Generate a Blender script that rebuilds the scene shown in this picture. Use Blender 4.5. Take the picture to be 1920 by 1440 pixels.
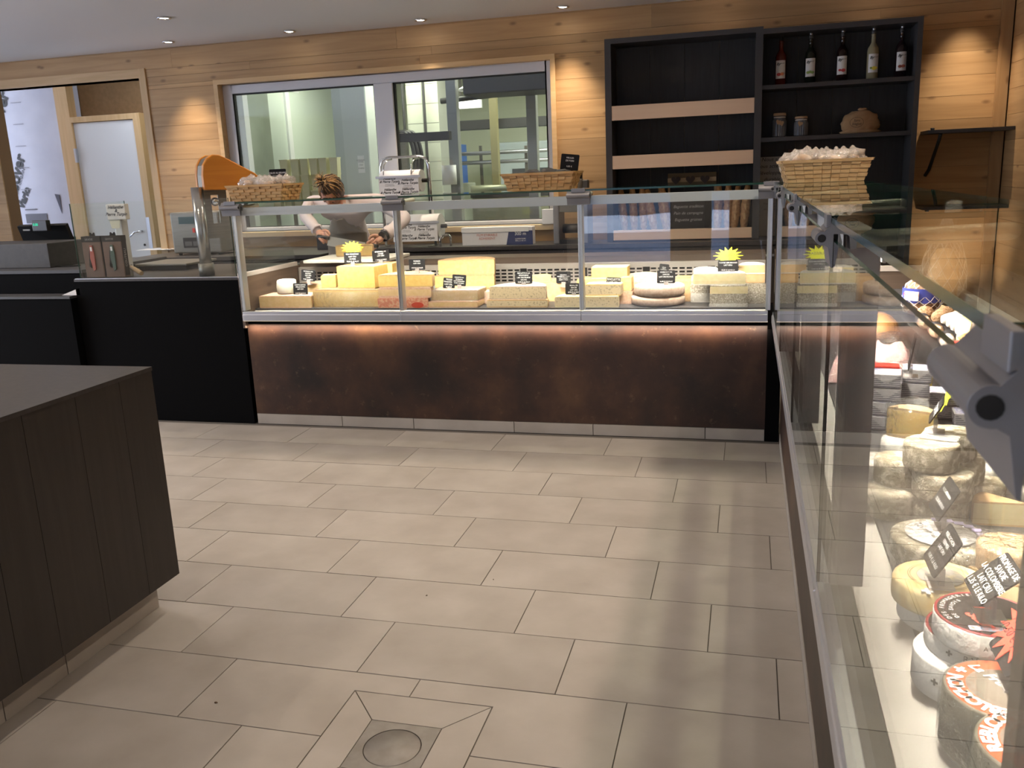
import bpy, bmesh, math, random
from mathutils import Vector, Matrix, noise
random.seed(7)
S = bpy.context.scene
COL = S.collection
PI = math.pi
for o in list(bpy.data.objects): bpy.data.objects.remove(o)

# ---------------------------------------------------------------- camera
RW = ((0.96646, 0.25349, -0.04109), (0.01995, -0.23363, -0.97212), (-0.25602, 0.9387, -0.23085))
CAM = Vector((-0.182, -4.621, 1.42))
FPX = 1646.16
cd = bpy.data.cameras.new('camera'); cam = bpy.data.objects.new('camera', cd); COL.objects.link(cam)
m3 = Matrix((RW[0], [-v for v in RW[1]], [-v for v in RW[2]])).transposed()
cam.matrix_world = Matrix.Translation(CAM) @ m3.to_4x4()
cd.sensor_fit = 'HORIZONTAL'; cd.sensor_width = 36.0; cd.lens = FPX / 1920 * 36
cd.clip_start = 0.02; cd.clip_end = 200
cd.dof.use_dof = True; cd.dof.focus_distance = 2.2; cd.dof.aperture_fstop = 17
S.camera = cam

# ---------------------------------------------------------------- world, exposure
S.view_settings.view_transform = 'Standard'; S.view_settings.look = 'None'
S.view_settings.gamma = 1.0; S.view_settings.use_curve_mapping = False
S.view_settings.exposure = 0.0
S.cycles.max_bounces = 10; S.cycles.diffuse_bounces = 6; S.cycles.glossy_bounces = 5
S.cycles.transparent_max_bounces = 40; S.cycles.transmission_bounces = 8
S.cycles.caustics_reflective = False; S.cycles.caustics_refractive = False
S.cycles.sample_clamp_indirect = 6.0
S.cycles.use_denoising = True
W = bpy.data.worlds.new('sky'); S.world = W; W.use_nodes = True
wn = W.node_tree; bg = wn.nodes['Background']
tc = wn.nodes.new('ShaderNodeTexCoord'); sx = wn.nodes.new('ShaderNodeSeparateXYZ')
rp = wn.nodes.new('ShaderNodeValToRGB')
rp.color_ramp.elements[0].position = 0.0; rp.color_ramp.elements[0].color = (0.80, 0.84, 0.92, 1)
rp.color_ramp.elements[1].position = 0.6; rp.color_ramp.elements[1].color = (0.50, 0.60, 0.82, 1)
wn.links.new(tc.outputs['Generated'], sx.inputs[0]); wn.links.new(sx.outputs['Z'], rp.inputs[0])
wn.links.new(rp.outputs[0], bg.inputs['Color']); bg.inputs['Strength'].default_value = 8.0

def lamp(name, kind, loc, energy, color, target=None, rot=None, parent=None, **kw):
    d = bpy.data.lights.new(name, kind); d.energy = energy; d.color = color
    for k, v in kw.items(): setattr(d, k, v)
    o = bpy.data.objects.new(name, d); COL.objects.link(o); o.location = loc
    if target is not None:
        o.rotation_euler = (Vector(target) - Vector(loc)).to_track_quat('-Z', 'Y').to_euler()
    elif rot: o.rotation_euler = rot
    if parent: o.parent = parent
    return o
WARM = (1.0, 0.83, 0.65)
# large area lights: tubes of the production room behind the window
lamp('production_tube_light', 'AREA', (-3.6, 4.2, 2.75), 52, (0.98, 1.0, 0.80), rot=(0, 0, 0), shape='RECTANGLE', size=2.2, size_y=0.5)
lamp('production_tube_light', 'AREA', (-1.4, 4.6, 2.75), 95, (0.98, 1.0, 0.82), rot=(0, 0, 0), shape='RECTANGLE', size=1.8, size_y=0.5)
lamp('corridor_light', 'AREA', (-5.75, 2.85, 2.65), 7.5, (0.90, 0.94, 1.0), rot=(0, 0, 0), shape='RECTANGLE', size=0.6, size_y=0.4)

# ---------------------------------------------------------------- helpers
def at(u, v, ax, val):
    d = Vector(((u - 960) / FPX, (v - 720) / FPX, 1.0))
    w = Vector([sum(RW[i][k] * d[i] for i in range(3)) for k in range(3)])
    return CAM + w * ((val - CAM[ax]) / w[ax])

class MB:
    """collects faces, built as one mesh object"""
    def __init__(s): s.v = []; s.f = []; s.m = []; s.s = []
    def face(s, idx, mat=0, sm=False): s.f.append(idx); s.m.append(mat); s.s.append(sm)
    def box(s, x0, y0, z0, x1, y1, z1, mat=0, side=None):
        b = len(s.v)
        s.v += [(x0,y0,z0),(x1,y0,z0),(x1,y1,z0),(x0,y1,z0),(x0,y0,z1),(x1,y0,z1),(x1,y1,z1),(x0,y1,z1)]
        for i, q in enumerate(((3,2,1,0),(4,5,6,7),(0,1,5,4),(1,2,6,5),(2,3,7,6),(3,0,4,7))):
            s.face([b + k for k in q], side[i] if side else mat)
        return s
    def quad(s, pts, mat=0):
        b = len(s.v); s.v += [tuple(p) for p in pts]; s.face(list(range(b, b + len(pts))), mat); return s
    def prism(s, outline, axis, a0, a1, mat=0, capmat=None, sm=False):
        """outline: 2-D points in the two other axes (in x,y,z order)"""
        n = len(outline); b = len(s.v)
        for a in (a0, a1):
            for p in outline:
                q = list(p); q.insert(axis, a); s.v.append(tuple(q))
        cm = mat if capmat is None else capmat
        s.face([b + i for i in range(n)][::-1], cm); s.face([b + n + i for i in range(n)], cm)
        for i in range(n): s.face([b + i, b + (i + 1) % n, b + n + (i + 1) % n, b + n + i], mat, sm)
        return s
    def lathe(s, prof, c=(0,0,0), n=24, mats=None, jig=0.0, sx=1.0, sy=1.0, cap=True):
        b = len(s.v)
        for j, (r, z) in enumerate(prof):
            for i in range(n):
                a = 2 * PI * i / n
                k = 1 + (noise.noise((math.cos(a) * 2 + c[0] * 9, math.sin(a) * 2 + c[1] * 9, z * 30 + j * .3)) * jig if jig else 0)
                s.v.append((c[0] + math.cos(a) * r * k * sx, c[1] + math.sin(a) * r * k * sy, c[2] + z))
        for j in range(len(prof) - 1):
            for i in range(n):
                s.face([b + j*n + i, b + j*n + (i+1) % n, b + (j+1)*n + (i+1) % n, b + (j+1)*n + i], mats[j] if mats else 0, True)
        if cap:
            s.face([b + i for i in range(n)][::-1], mats[0] if mats else 0)
            e = b + (len(prof) - 1) * n
            s.face([e + i for i in range(n)], mats[-1] if mats else 0)
        return s
    def tube(s, pts, r, n=10, mat=0, cap=True):
        pts = [Vector(p) for p in pts]; b = len(s.v); rr = r if isinstance(r, (list, tuple)) else [r] * len(pts)
        up = None
        for i, p in enumerate(pts):
            t = (pts[min(i + 1, len(pts) - 1)] - pts[max(i - 1, 0)]).normalized()
            if up is None:
                up = t.orthogonal().normalized()
            else:
                up = (up - t * up.dot(t))
                up = up.normalized() if up.length > 1e-6 else t.orthogonal().normalized()
            w = t.cross(up)
            for k in range(n):
                a = 2 * PI * k / n
                s.v.append(tuple(p + (up * math.cos(a) + w * math.sin(a)) * rr[i]))
        for i in range(len(pts) - 1):
            for k in range(n):
                s.face([b + i*n + k, b + i*n + (k+1) % n, b + (i+1)*n + (k+1) % n, b + (i+1)*n + k], mat, True)
        if cap:
            s.face([b + k for k in range(n)][::-1], mat); e = b + (len(pts) - 1) * n
            s.face([e + k for k in range(n)], mat)
        return s
    def ball(s, c, rx, ry, rz, n=14, m=8, mat=0, jig=0.0, seed=0.0):
        prof = [(math.sin(PI * j / m), -math.cos(PI * j / m)) for j in range(m + 1)]
        b = len(s.v)
        for r, z in prof:
            for i in range(n):
                a = 2 * PI * i / n
                d = Vector((r * math.cos(a), r * math.sin(a), z))
                k = 1 + jig * noise.noise(d * 2.3 + Vector((seed, seed * 2, 0)))
                s.v.append((c[0] + d.x * rx * k, c[1] + d.y * ry * k, c[2] + d.z * rz * k))
        for j in range(m):
            for i in range(n):
                s.face([b + j*n + i, b + j*n + (i+1) % n, b + (j+1)*n + (i+1) % n, b + (j+1)*n + i], mat, True)
        return s
    def mesh(s, name, mats):
        me = bpy.data.meshes.new(name); me.from_pydata(s.v, [], s.f)
        for m in (mats if isinstance(mats, (list, tuple)) else [mats]): me.materials.append(m)
        me.polygons.foreach_set('material_index', s.m); me.polygons.foreach_set('use_smooth', s.s)
        bm = bmesh.new(); bm.from_mesh(me); bmesh.ops.remove_doubles(bm, verts=bm.verts, dist=1e-6)
        bmesh.ops.recalc_face_normals(bm, faces=bm.faces); bm.to_mesh(me); bm.free(); me.update()
        return me
    def build(s, name, mats, parent=None, bevel=0.0, seg=2, sub=0, loc=None, rot=None):
        o = bpy.data.objects.new(name, s.mesh(name, mats)); COL.objects.link(o)
        if parent: o.parent = parent
        if loc: o.location = loc
        if rot: o.rotation_euler = rot
        if bevel:
            b = o.modifiers.new('bevel', 'BEVEL'); b.width = bevel; b.segments = seg; b.limit_method = 'ANGLE'; b.angle_limit = 0.6
        if sub:
            b = o.modifiers.new('sub', 'SUBSURF'); b.levels = sub; b.render_levels = sub
        return o

def tag(o, label=None, cat=None, group=None, kind=None):
    if label: o['label'] = label
    if cat: o['category'] = cat
    if group: o['group'] = group
    if kind: o['kind'] = kind
    return o
def thing(name, label, cat, loc=(0,0,0), rz=0.0, group=None):
    o = bpy.data.objects.new(name, None); COL.objects.link(o); o.empty_display_size = 0.05
    o.location = loc; o.rotation_euler = (0, 0, rz)
    return tag(o, label, cat, group)
def inst(src, parent=None, loc=None, rot=None, name=None):
    c = src.copy(); COL.objects.link(c)
    for k in ('label', 'category', 'group'):
        if parent is not None and k in c: del c[k]
    if parent: c.parent = parent
    if loc is not None: c.location = loc
    if rot is not None: c.rotation_euler = rot
    return c
def copy_tree(o, loc=None, rz=None, label=None, parent=None):
    c = o.copy(); COL.objects.link(c)
    if parent: c.parent = parent
    if loc is not None: c.location = loc
    if rz is not None: c.rotation_euler = (0, 0, rz)
    if label: c['label'] = label
    for ch in list(o.children): copy_tree(ch, parent=c)
    return c
_fonts = {}
def txt(s, size, loc, rot, mat, parent, name='lettering', shear=0.0, align='CENTER', space=1.0, bold=0.0, lines=1.0):
    d = bpy.data.curves.new(name, 'FONT'); d.body = s; d.size = size; d.shear = shear
    d.align_x = align; d.align_y = 'CENTER'; d.space_character = space; d.space_line = lines; d.offset = bold
    d.resolution_u = 3; d.materials.append(mat)
    o = bpy.data.objects.new(name, d); COL.objects.link(o); o.location = loc; o.rotation_euler = rot
    if parent: o.parent = parent
    return o

# ---------------------------------------------------------------- materials
_m = {}
def nd(nt, typ, **kw):
    n = nt.nodes.new(typ)
    for k, v in kw.items():
        if hasattr(n, k): setattr(n, k, v)
        else: n.inputs[k].default_value = v
    return n
def base(name):
    m = bpy.data.materials.new(name); m.use_nodes = True
    return m, m.node_tree, m.node_tree.nodes['Principled BSDF']
def L(nt, a, b): nt.links.new(a, b)
def rgba(c): return (c[0], c[1], c[2], 1)
def mat(name, col, rough=0.5, metal=0.0, col2=None, scale=20.0, detail=4.0, lo=0.35, hi=0.65, bump=0.0, bscale=None, stretch=(1,1,1), sss=0.0, spec=None, rnd=0.0, coat=0.0, sheen=0.0):
    """principled with an optional second colour through noise, and noise relief"""
    if name in _m: return _m[name]
    m, nt, p = base(name)
    p.inputs['Base Color'].default_value = rgba(col); p.inputs['Roughness'].default_value = rough; p.inputs['Metallic'].default_value = metal
    if spec is not None: p.inputs['Specular IOR Level'].default_value = spec
    if sss: p.inputs['Subsurface Weight'].default_value = sss; p.inputs['Subsurface Radius'].default_value = (0.012, 0.006, 0.003); p.inputs['Subsurface Scale'].default_value = 0.6
    if coat: p.inputs['Coat Weight'].default_value = coat; p.inputs['Coat Roughness'].default_value = 0.08
    tcn = nd(nt, 'ShaderNodeTexCoord'); mp = nd(nt, 'ShaderNodeMapping'); mp.inputs['Scale'].default_value = stretch
    L(nt, tcn.outputs['Object'], mp.inputs['Vector'])
    if rnd or col2:
        oi = nd(nt, 'ShaderNodeObjectInfo'); va = nd(nt, 'ShaderNodeVectorMath', operation='SCALE'); va.inputs[0].default_value = (13.1, 7.7, 5.3)
        L(nt, oi.outputs['Random'], va.inputs['Scale']); ad = nd(nt, 'ShaderNodeVectorMath', operation='ADD')
        L(nt, mp.outputs[0], ad.inputs[0]); L(nt, va.outputs[0], ad.inputs[1]); vec = ad.outputs[0]
    else: vec = mp.outputs[0]
    out = None
    if col2:
        n = nd(nt, 'ShaderNodeTexNoise'); n.inputs['Scale'].default_value = scale; n.inputs['Detail'].default_value = detail
        L(nt, vec, n.inputs['Vector'])
        r = nd(nt, 'ShaderNodeValToRGB'); r.color_ramp.elements[0].position = lo; r.color_ramp.elements[1].position = hi
        r.color_ramp.elements[0].color = rgba(col); r.color_ramp.elements[1].color = rgba(col2)
        L(nt, n.outputs['Fac'], r.inputs[0]); out = r.outputs[0]
    if rnd:
        hs = nd(nt, 'ShaderNodeHueSaturation')
        if out: L(nt, out, hs.inputs['Color'])
        else: hs.inputs['Color'].default_value = rgba(col)
        mr = nd(nt, 'ShaderNodeMapRange'); mr.inputs['To Min'].default_value = 1 - rnd; mr.inputs['To Max'].default_value = 1 + rnd
        L(nt, oi.outputs['Random'], mr.inputs['Value']); L(nt, mr.outputs[0], hs.inputs['Value']); out = hs.outputs[0]
    if out: L(nt, out, p.inputs['Base Color'])
    if bump:
        n2 = nd(nt, 'ShaderNodeTexNoise'); n2.inputs['Scale'].default_value = bscale or scale * 2; n2.inputs['Detail'].default_value = 5
        L(nt, vec, n2.inputs['Vector'])
        b = nd(nt, 'ShaderNodeBump'); b.inputs['Strength'].default_value = bump; b.inputs['Distance'].default_value = 0.01
        L(nt, n2.outputs['Fac'], b.inputs['Height']); L(nt, b.outputs[0], p.inputs['Normal'])
    _m[name] = m; return m
def wood(name, c1, c2, knot, axis=0, rough=0.5, rnd=0.12, grain=26.0, knots=True, kscale=1.7, across=None):
    """boards: grain along one object axis, dark knots, tone varies from board to board"""
    if name in _m: return _m[name]
    if across is None: across = 0 if axis == 2 else 2
    m, nt, p = base(name); p.inputs['Roughness'].default_value = rough
    tcn = nd(nt, 'ShaderNodeTexCoord'); oi = nd(nt, 'ShaderNodeObjectInfo')
    va = nd(nt, 'ShaderNodeVectorMath', operation='SCALE'); va.inputs[0].default_value = (37.1, 17.7, 25.3); L(nt, oi.outputs['Random'], va.inputs['Scale'])
    ad = nd(nt, 'ShaderNodeVectorMath', operation='ADD'); L(nt, tcn.outputs['Object'], ad.inputs[0]); L(nt, va.outputs[0], ad.inputs[1])
    st = [1, 1, 1]; st[axis] = 0.06
    mp = nd(nt, 'ShaderNodeMapping'); mp.inputs['Scale'].default_value = st; L(nt, ad.outputs[0], mp.inputs['Vector'])
    n = nd(nt, 'ShaderNodeTexNoise'); n.inputs['Scale'].default_value = grain; n.inputs['Detail'].default_value = 5; n.inputs['Distortion'].default_value = 0.6
    L(nt, mp.outputs[0], n.inputs['Vector'])
    r = nd(nt, 'ShaderNodeValToRGB'); r.color_ramp.elements[0].position = 0.3; r.color_ramp.elements[1].position = 0.7
    r.color_ramp.elements[0].color = rgba(c2); r.color_ramp.elements[1].color = rgba(c1); L(nt, n.outputs['Fac'], r.inputs[0])
    out = r.outputs[0]
    if knots:
        sp = nd(nt, 'ShaderNodeSeparateXYZ'); L(nt, ad.outputs[0], sp.inputs[0]); cb = nd(nt, 'ShaderNodeCombineXYZ')
        for k, (a_, q) in enumerate(((axis, .55), (across, 1.15))):
            mm = nd(nt, 'ShaderNodeMath', operation='MULTIPLY'); mm.inputs[1].default_value = q * kscale; L(nt, sp.outputs[a_], mm.inputs[0]); L(nt, mm.outputs[0], cb.inputs[k])
        vo = nd(nt, 'ShaderNodeTexVoronoi'); vo.voronoi_dimensions = '2D'; vo.inputs['Scale'].default_value = 2.2; L(nt, cb.outputs[0], vo.inputs['Vector'])
        rk = nd(nt, 'ShaderNodeValToRGB'); e = rk.color_ramp.elements
        e[0].position = 0.02; e[0].color = (.7, .7, .7, 1); e[1].position = 0.075; e[1].color = (0, 0, 0, 1)
        L(nt, vo.outputs['Distance'], rk.inputs[0])
        mx = nd(nt, 'ShaderNodeMix', data_type='RGBA'); L(nt, rk.outputs[0], mx.inputs[0]); L(nt, out, mx.inputs[6]); mx.inputs[7].default_value = rgba(knot); out = mx.outputs[2]
    hs = nd(nt, 'ShaderNodeHueSaturation'); mr = nd(nt, 'ShaderNodeMapRange'); mr.inputs['To Min'].default_value = 1 - rnd; mr.inputs['To Max'].default_value = 1 + rnd
    L(nt, oi.outputs['Random'], mr.inputs['Value']); L(nt, mr.outputs[0], hs.inputs['Value']); L(nt, out, hs.inputs['Color'])
    L(nt, hs.outputs[0], p.inputs['Base Color'])
    b = nd(nt, 'ShaderNodeBump'); b.inputs['Strength'].default_value = 0.12; b.inputs['Distance'].default_value = 0.004
    L(nt, n.outputs['Fac'], b.inputs['Height']); L(nt, b.outputs[0], p.inputs['Normal'])
    _m[name] = m; return m
def emit(name, col, strength):
    m = bpy.data.materials.new(name); m.use_nodes = True; nt = m.node_tree; nt.nodes.clear()
    e = nd(nt, 'ShaderNodeEmission'); e.inputs[0].default_value = rgba(col); e.inputs[1].default_value = strength
    o = nd(nt, 'ShaderNodeOutputMaterial'); L(nt, e.outputs[0], o.inputs[0]); return m
def glass(name, tint, refl=1.0, rough=0.0, f0=0.04, bump=0.0, bscale=30, haze=0.0, hazecol=(1,1,1)):
    """thin clear sheet: see-through, with mirror reflection that grows towards grazing angles"""
    m = bpy.data.materials.new(name); m.use_nodes = True; nt = m.node_tree; nt.nodes.clear()
    t = nd(nt, 'ShaderNodeBsdfTransparent'); t.inputs[0].default_value = rgba(tint)
    g = nd(nt, 'ShaderNodeBsdfGlossy'); g.inputs['Roughness'].default_value = rough; g.inputs[0].default_value = (1, 1, 1, 1)
    lw = nd(nt, 'ShaderNodeLayerWeight'); lw.inputs['Blend'].default_value = 0.5
    pw = nd(nt, 'ShaderNodeMath', operation='POWER'); pw.inputs[1].default_value = 5.0; L(nt, lw.outputs['Facing'], pw.inputs[0])
    mr = nd(nt, 'ShaderNodeMapRange'); mr.inputs['To Min'].default_value = f0 * refl; mr.inputs['To Max'].default_value = refl; L(nt, pw.outputs[0], mr.inputs['Value'])
    if bump:
        tcn = nd(nt, 'ShaderNodeTexCoord'); n = nd(nt, 'ShaderNodeTexNoise'); n.inputs['Scale'].default_value = bscale; n.inputs['Detail'].default_value = 3
        L(nt, tcn.outputs['Object'], n.inputs['Vector']); b = nd(nt, 'ShaderNodeBump'); b.inputs['Strength'].default_value = bump; b.inputs['Distance'].default_value = 0.02
        L(nt, n.outputs['Fac'], b.inputs['Height']); L(nt, b.outputs[0], g.inputs['Normal']); L(nt, b.outputs[0], lw.inputs['Normal'])
    src = t.outputs[0]
    if haze:
        df = nd(nt, 'ShaderNodeBsdfDiffuse'); df.inputs[0].default_value = rgba(hazecol); mh = nd(nt, 'ShaderNodeMixShader'); mh.inputs[0].default_value = haze
        L(nt, t.outputs[0], mh.inputs[1]); L(nt, df.outputs[0], mh.inputs[2]); src = mh.outputs[0]
    mx = nd(nt, 'ShaderNodeMixShader'); L(nt, mr.outputs[0], mx.inputs[0]); L(nt, src, mx.inputs[1]); L(nt, g.outputs[0], mx.inputs[2])
    o = nd(nt, 'ShaderNodeOutputMaterial'); L(nt, mx.outputs[0], o.inputs[0]); return m

PINE = wood('pine_boards', (0.54, 0.335, 0.155), (0.41, 0.24, 0.10), (0.17, 0.085, 0.035), 0, 0.55, 0.16, 22)
PINE_V = wood('pine_upright', (0.52, 0.325, 0.155), (0.40, 0.235, 0.10), (0.18, 0.08, 0.03), 2, 0.55, 0.05, 22)
PINE_Y = wood('pine_side', (0.50, 0.31, 0.145), (0.38, 0.22, 0.095), (0.17, 0.075, 0.03), 1, 0.55, 0.14, 22)
LINING = wood('pale_spruce', (0.70, 0.47, 0.24), (0.60, 0.38, 0.17), (0.3, 0.15, 0.06), 0, 0.5, 0.04, 30, False)
LINING_V = wood('pale_spruce_upright', (0.70, 0.47, 0.24), (0.60, 0.38, 0.17), (0.3, 0.15, 0.06), 2, 0.5, 0.04, 30, False)
DARKWOOD_V = wood('smoked_oak_upright', (0.052, 0.043, 0.038), (0.036, 0.029, 0.026), (0.014, 0.011, 0.010), 2, 0.5, 0.16, 40, True, 1.2)
GREYWOOD = wood('greyed_oak', (0.17, 0.12, 0.09), (0.10, 0.07, 0.052), (0.03, 0.02, 0.014), 1, 0.5, 0.1, 26, True, 1.5)
GREYWOOD_X = wood('greyed_oak_long', (0.15, 0.11, 0.085), (0.09, 0.065, 0.05), (0.03, 0.02, 0.014), 0, 0.5, 0.1, 26, True, 1.5)
BLACKOAK_V = wood('black_oak_upright', (0.022, 0.023, 0.026), (0.012, 0.0125, 0.014), (0.006, 0.006, 0.007), 2, 0.6, 0.05, 60, False)
SHELFGREY = mat('anthracite_board', (0.045, 0.045, 0.05), 0.55)
BLACK = mat('black_laminate', (0.0035, 0.0035, 0.004), 0.75, spec=0.04)
BLACKTOP = mat('dark_compact_top', (0.035, 0.031, 0.03), 0.42, col2=(0.048, 0.042, 0.04), scale=60)
BLKPLASTIC = mat('black_plastic', (0.012, 0.012, 0.013), 0.35)
CEIL = mat('ceiling_paint', (0.86, 0.84, 0.83), 0.9)
TILE = mat('stone_tile', (0.36, 0.325, 0.285), 0.5, col2=(0.44, 0.405, 0.365), scale=5, detail=7, lo=0.3, hi=0.7, bump=0.03, bscale=60, rnd=0.05)
GROUT = mat('grout', (0.13, 0.115, 0.10), 0.9)
ALU = mat('anodised_aluminium', (0.60, 0.61, 0.66), 0.38, 0.85)
ALU_L = mat('bright_aluminium', (0.80, 0.80, 0.82), 0.35, 0.7)
STEEL = mat('brushed_steel', (0.24, 0.23, 0.205), 0.42, 0.65, col2=(0.20, 0.19, 0.17), scale=90, stretch=(0.05, 1, 1))
CHROME = mat('chrome', (0.75, 0.75, 0.76), 0.10, 1.0)
CASTGREY = mat('cast_zinc', (0.25, 0.25, 0.27), 0.45, 0.5)
PVC = mat('white_pvc', (0.74, 0.74, 0.77), 0.35)
GASKET = mat('black_gasket', (0.01, 0.01, 0.01), 0.7)
WHITE = mat('white_paint', (0.80, 0.80, 0.80), 0.5)
CREAM = mat('white_lacquer_sheet', (0.66, 0.63, 0.59), 0.35)
PAPER = mat('white_paper', (0.82, 0.80, 0.80), 0.7, bump=0.06, bscale=25)
CARD = mat('black_slate_card', (0.016, 0.016, 0.018), 0.85, spec=0.12)
INK_W = mat('white_print', (0.85, 0.85, 0.85), 0.6)
INK_K = mat('black_print', (0.015, 0.015, 0.018), 0.6)
INK_R = mat('red_print', (0.60, 0.08, 0.05), 0.6)
CLIP = glass('clear_clip', (0.93, 0.92, 0.92), 1.0, 0.05, 0.06, haze=0.35, hazecol=(0.9, 0.85, 0.85))
GLASS = glass('clear_pane', (0.97, 0.985, 0.975), 0.86, 0.0, 0.045)
GLASST = glass('tinted_thick_pane', (0.90, 0.955, 0.92), 0.86, 0.0, 0.045)
EDGE = mat('green_glass_edge', (0.012, 0.055, 0.038), 0.12, spec=0.5)
FILM = glass('cling_film', (0.97, 0.97, 0.97), 1.0, 0.10, 0.07, bump=0.8, bscale=70, haze=0.03)
NEON_Y = mat('fluorescent_yellow_card', (0.86, 0.90, 0.03), 0.6)
NEON_R = mat('fluorescent_red_card', (0.90, 0.075, 0.045), 0.6)
# ================================================================ SETTING
WY, ZC = 2.3, 2.597            # back wall, ceiling
WX = 1.50                      # right wall
# ---- floor: grout bed and stone tiles
fl = MB().box(-8.6, -7.0, -0.08, 1.7, 2.4, -0.003).build('floor', GROUT); tag(fl, 'pale beige stone tile floor', None, kind='structure')
TW, TH = 0.6, 0.3013
DR = (-1.245, -2.984, -0.836, -2.574)     # tiled surround of the drain
def rect_minus(r, h):
    x0, y0, x1, y1 = r; a0, b0, a1, b1 = h
    if a0 >= x1 or a1 <= x0 or b0 >= y1 or b1 <= y0: return [r]
    out = []
    if b1 < y1: out.append((x0, b1, x1, y1))
    if b0 > y0: out.append((x0, y0, x1, b0))
    yl, yh = max(y0, b0), min(y1, b1)
    if a0 > x0: out.append((x0, yl, a0, yh))
    if a1 < x1: out.append((a1, yl, x1, yh))
    return out
_full = MB().box(-TW/2, -TH/2, -0.012, TW/2, TH/2, 0).mesh('tile', TILE)
for k in range(-1, 16):
    y1 = -0.345 - 0.3053 * k - 0.002; y0 = y1 - TH
    x = -0.679 + 0.2025 * (k % 3) + 0.6035 * 2
    while x > -6.2:
        xa, xb = x - TW - 0.0017, x - 0.0017; x -= 0.6035
        xr = min(xb, -0.002); yt = min(y1, -0.002)
        if xa >= xr or y0 >= yt: continue
        if xr < -6.2: continue
        cx, cy = (xa + xr) / 2, (y0 + yt) / 2
        if cx < -2.75 and cy < -2.75 and cx < -3.2: continue
        ps = rect_minus((xa, y0, xr, yt), tuple(DR[i] + (-0.003, -0.003, 0.003, 0.003)[i] for i in range(4)))
        if not ps: continue
        if len(ps) == 1 and xr == xb and yt == y1:
            o = bpy.data.objects.new('tile', _full); COL.objects.link(o); o.parent = fl; o.location = (cx, cy, random.uniform(-.0004, .0004))
        else:
            b = MB()
            for a in ps: b.box(a[0] - cx, a[1] - cy, -0.012, a[2] - cx, a[3] - cy, 0)
            b.build('tile', TILE, fl, loc=(cx, cy, 0))
a, b, c, d = DR; i0, j0, i1, j1 = -1.142, -2.895, -0.940, -2.693; g = 0.0015
for q in (((a, d), (c, d), (i1, j1), (i0, j1)), ((a, b), (i0, j0), (i1, j0), (c, b)), ((a, d), (i0, j1), (i0, j0), (a, b)), ((c, d), (c, b), (i1, j0), (i1, j1))):
    cx = sum(p[0] for p in q) / 4; cy = sum(p[1] for p in q) / 4
    MB().prism([((p[0] - cx) * .985, (p[1] - cy) * .985) for p in q], 2, -0.012, 0, 0).build('tile', TILE, fl, loc=(cx, cy, 0))
dr = thing('floor_drain', 'square steel floor drain with round lid set in mitred tiles', 'drain', ((i0+i1)/2, (j0+j1)/2, -0.003))
hw = (i1 - i0) / 2 - 0.002
bm_ = MB(); n = 40; R_ = 0.076
ring = [(math.cos(2*PI*i/n), math.sin(2*PI*i/n)) for i in range(n)]
vo = [(c_ * hw / max(abs(c_), abs(s_)), s_ * hw / max(abs(c_), abs(s_))) for c_, s_ in ring]
for i in range(n):
    k = (i + 1) % n
    bm_.quad([(*vo[i], .003), (*vo[k], .003), (ring[k][0]*R_, ring[k][1]*R_, .003), (ring[i][0]*R_, ring[i][1]*R_, .003)])
    bm_.quad([(ring[i][0]*R_, ring[i][1]*R_, .003), (ring[k][0]*R_, ring[k][1]*R_, .003), (ring[k][0]*R_, ring[k][1]*R_, -.006), (ring[i][0]*R_, ring[i][1]*R_, -.006)])
DRAINM = mat('worn_steel', (0.27, 0.25, 0.23), 0.45, 0.6, col2=(0.32, 0.30, 0.28), scale=25)
bm_.build('frame', DRAINM, dr)
MB().lathe([(0.0735, -.006), (0.0735, .0022), (0.0722, .0032), (0.0, .0032)], n=40, cap=False).build('lid', DRAINM, dr)
for i, (u, v, s_) in enumerate(((405, 1318, .006), (800, 1117, .004), (925, 1087, .003))):
    p = at(u, v, 2, 0)
    o = MB().ball((0, 0, .0015), s_, s_ * .6, .0018, 8, 4, 0, .5, i).build('crumb', mat('crumb_brown', (0.10, 0.06, 0.03), .8), loc=tuple(p), rot=(0, 0, i))
    tag(o, ('dark brown crumb on the tile left of the drain', 'small dark crumb in the middle of the open floor', 'tiny crumb on the floor tile before the rust brown counter')[i], 'crumb')

# ---- ceiling
ce = MB().box(-8.6, -7.0, ZC, 1.7, WY + 0.1, ZC + 0.15).build('ceiling', CEIL); tag(ce, 'plain pale ceiling with recessed spots', kind='structure')

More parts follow.
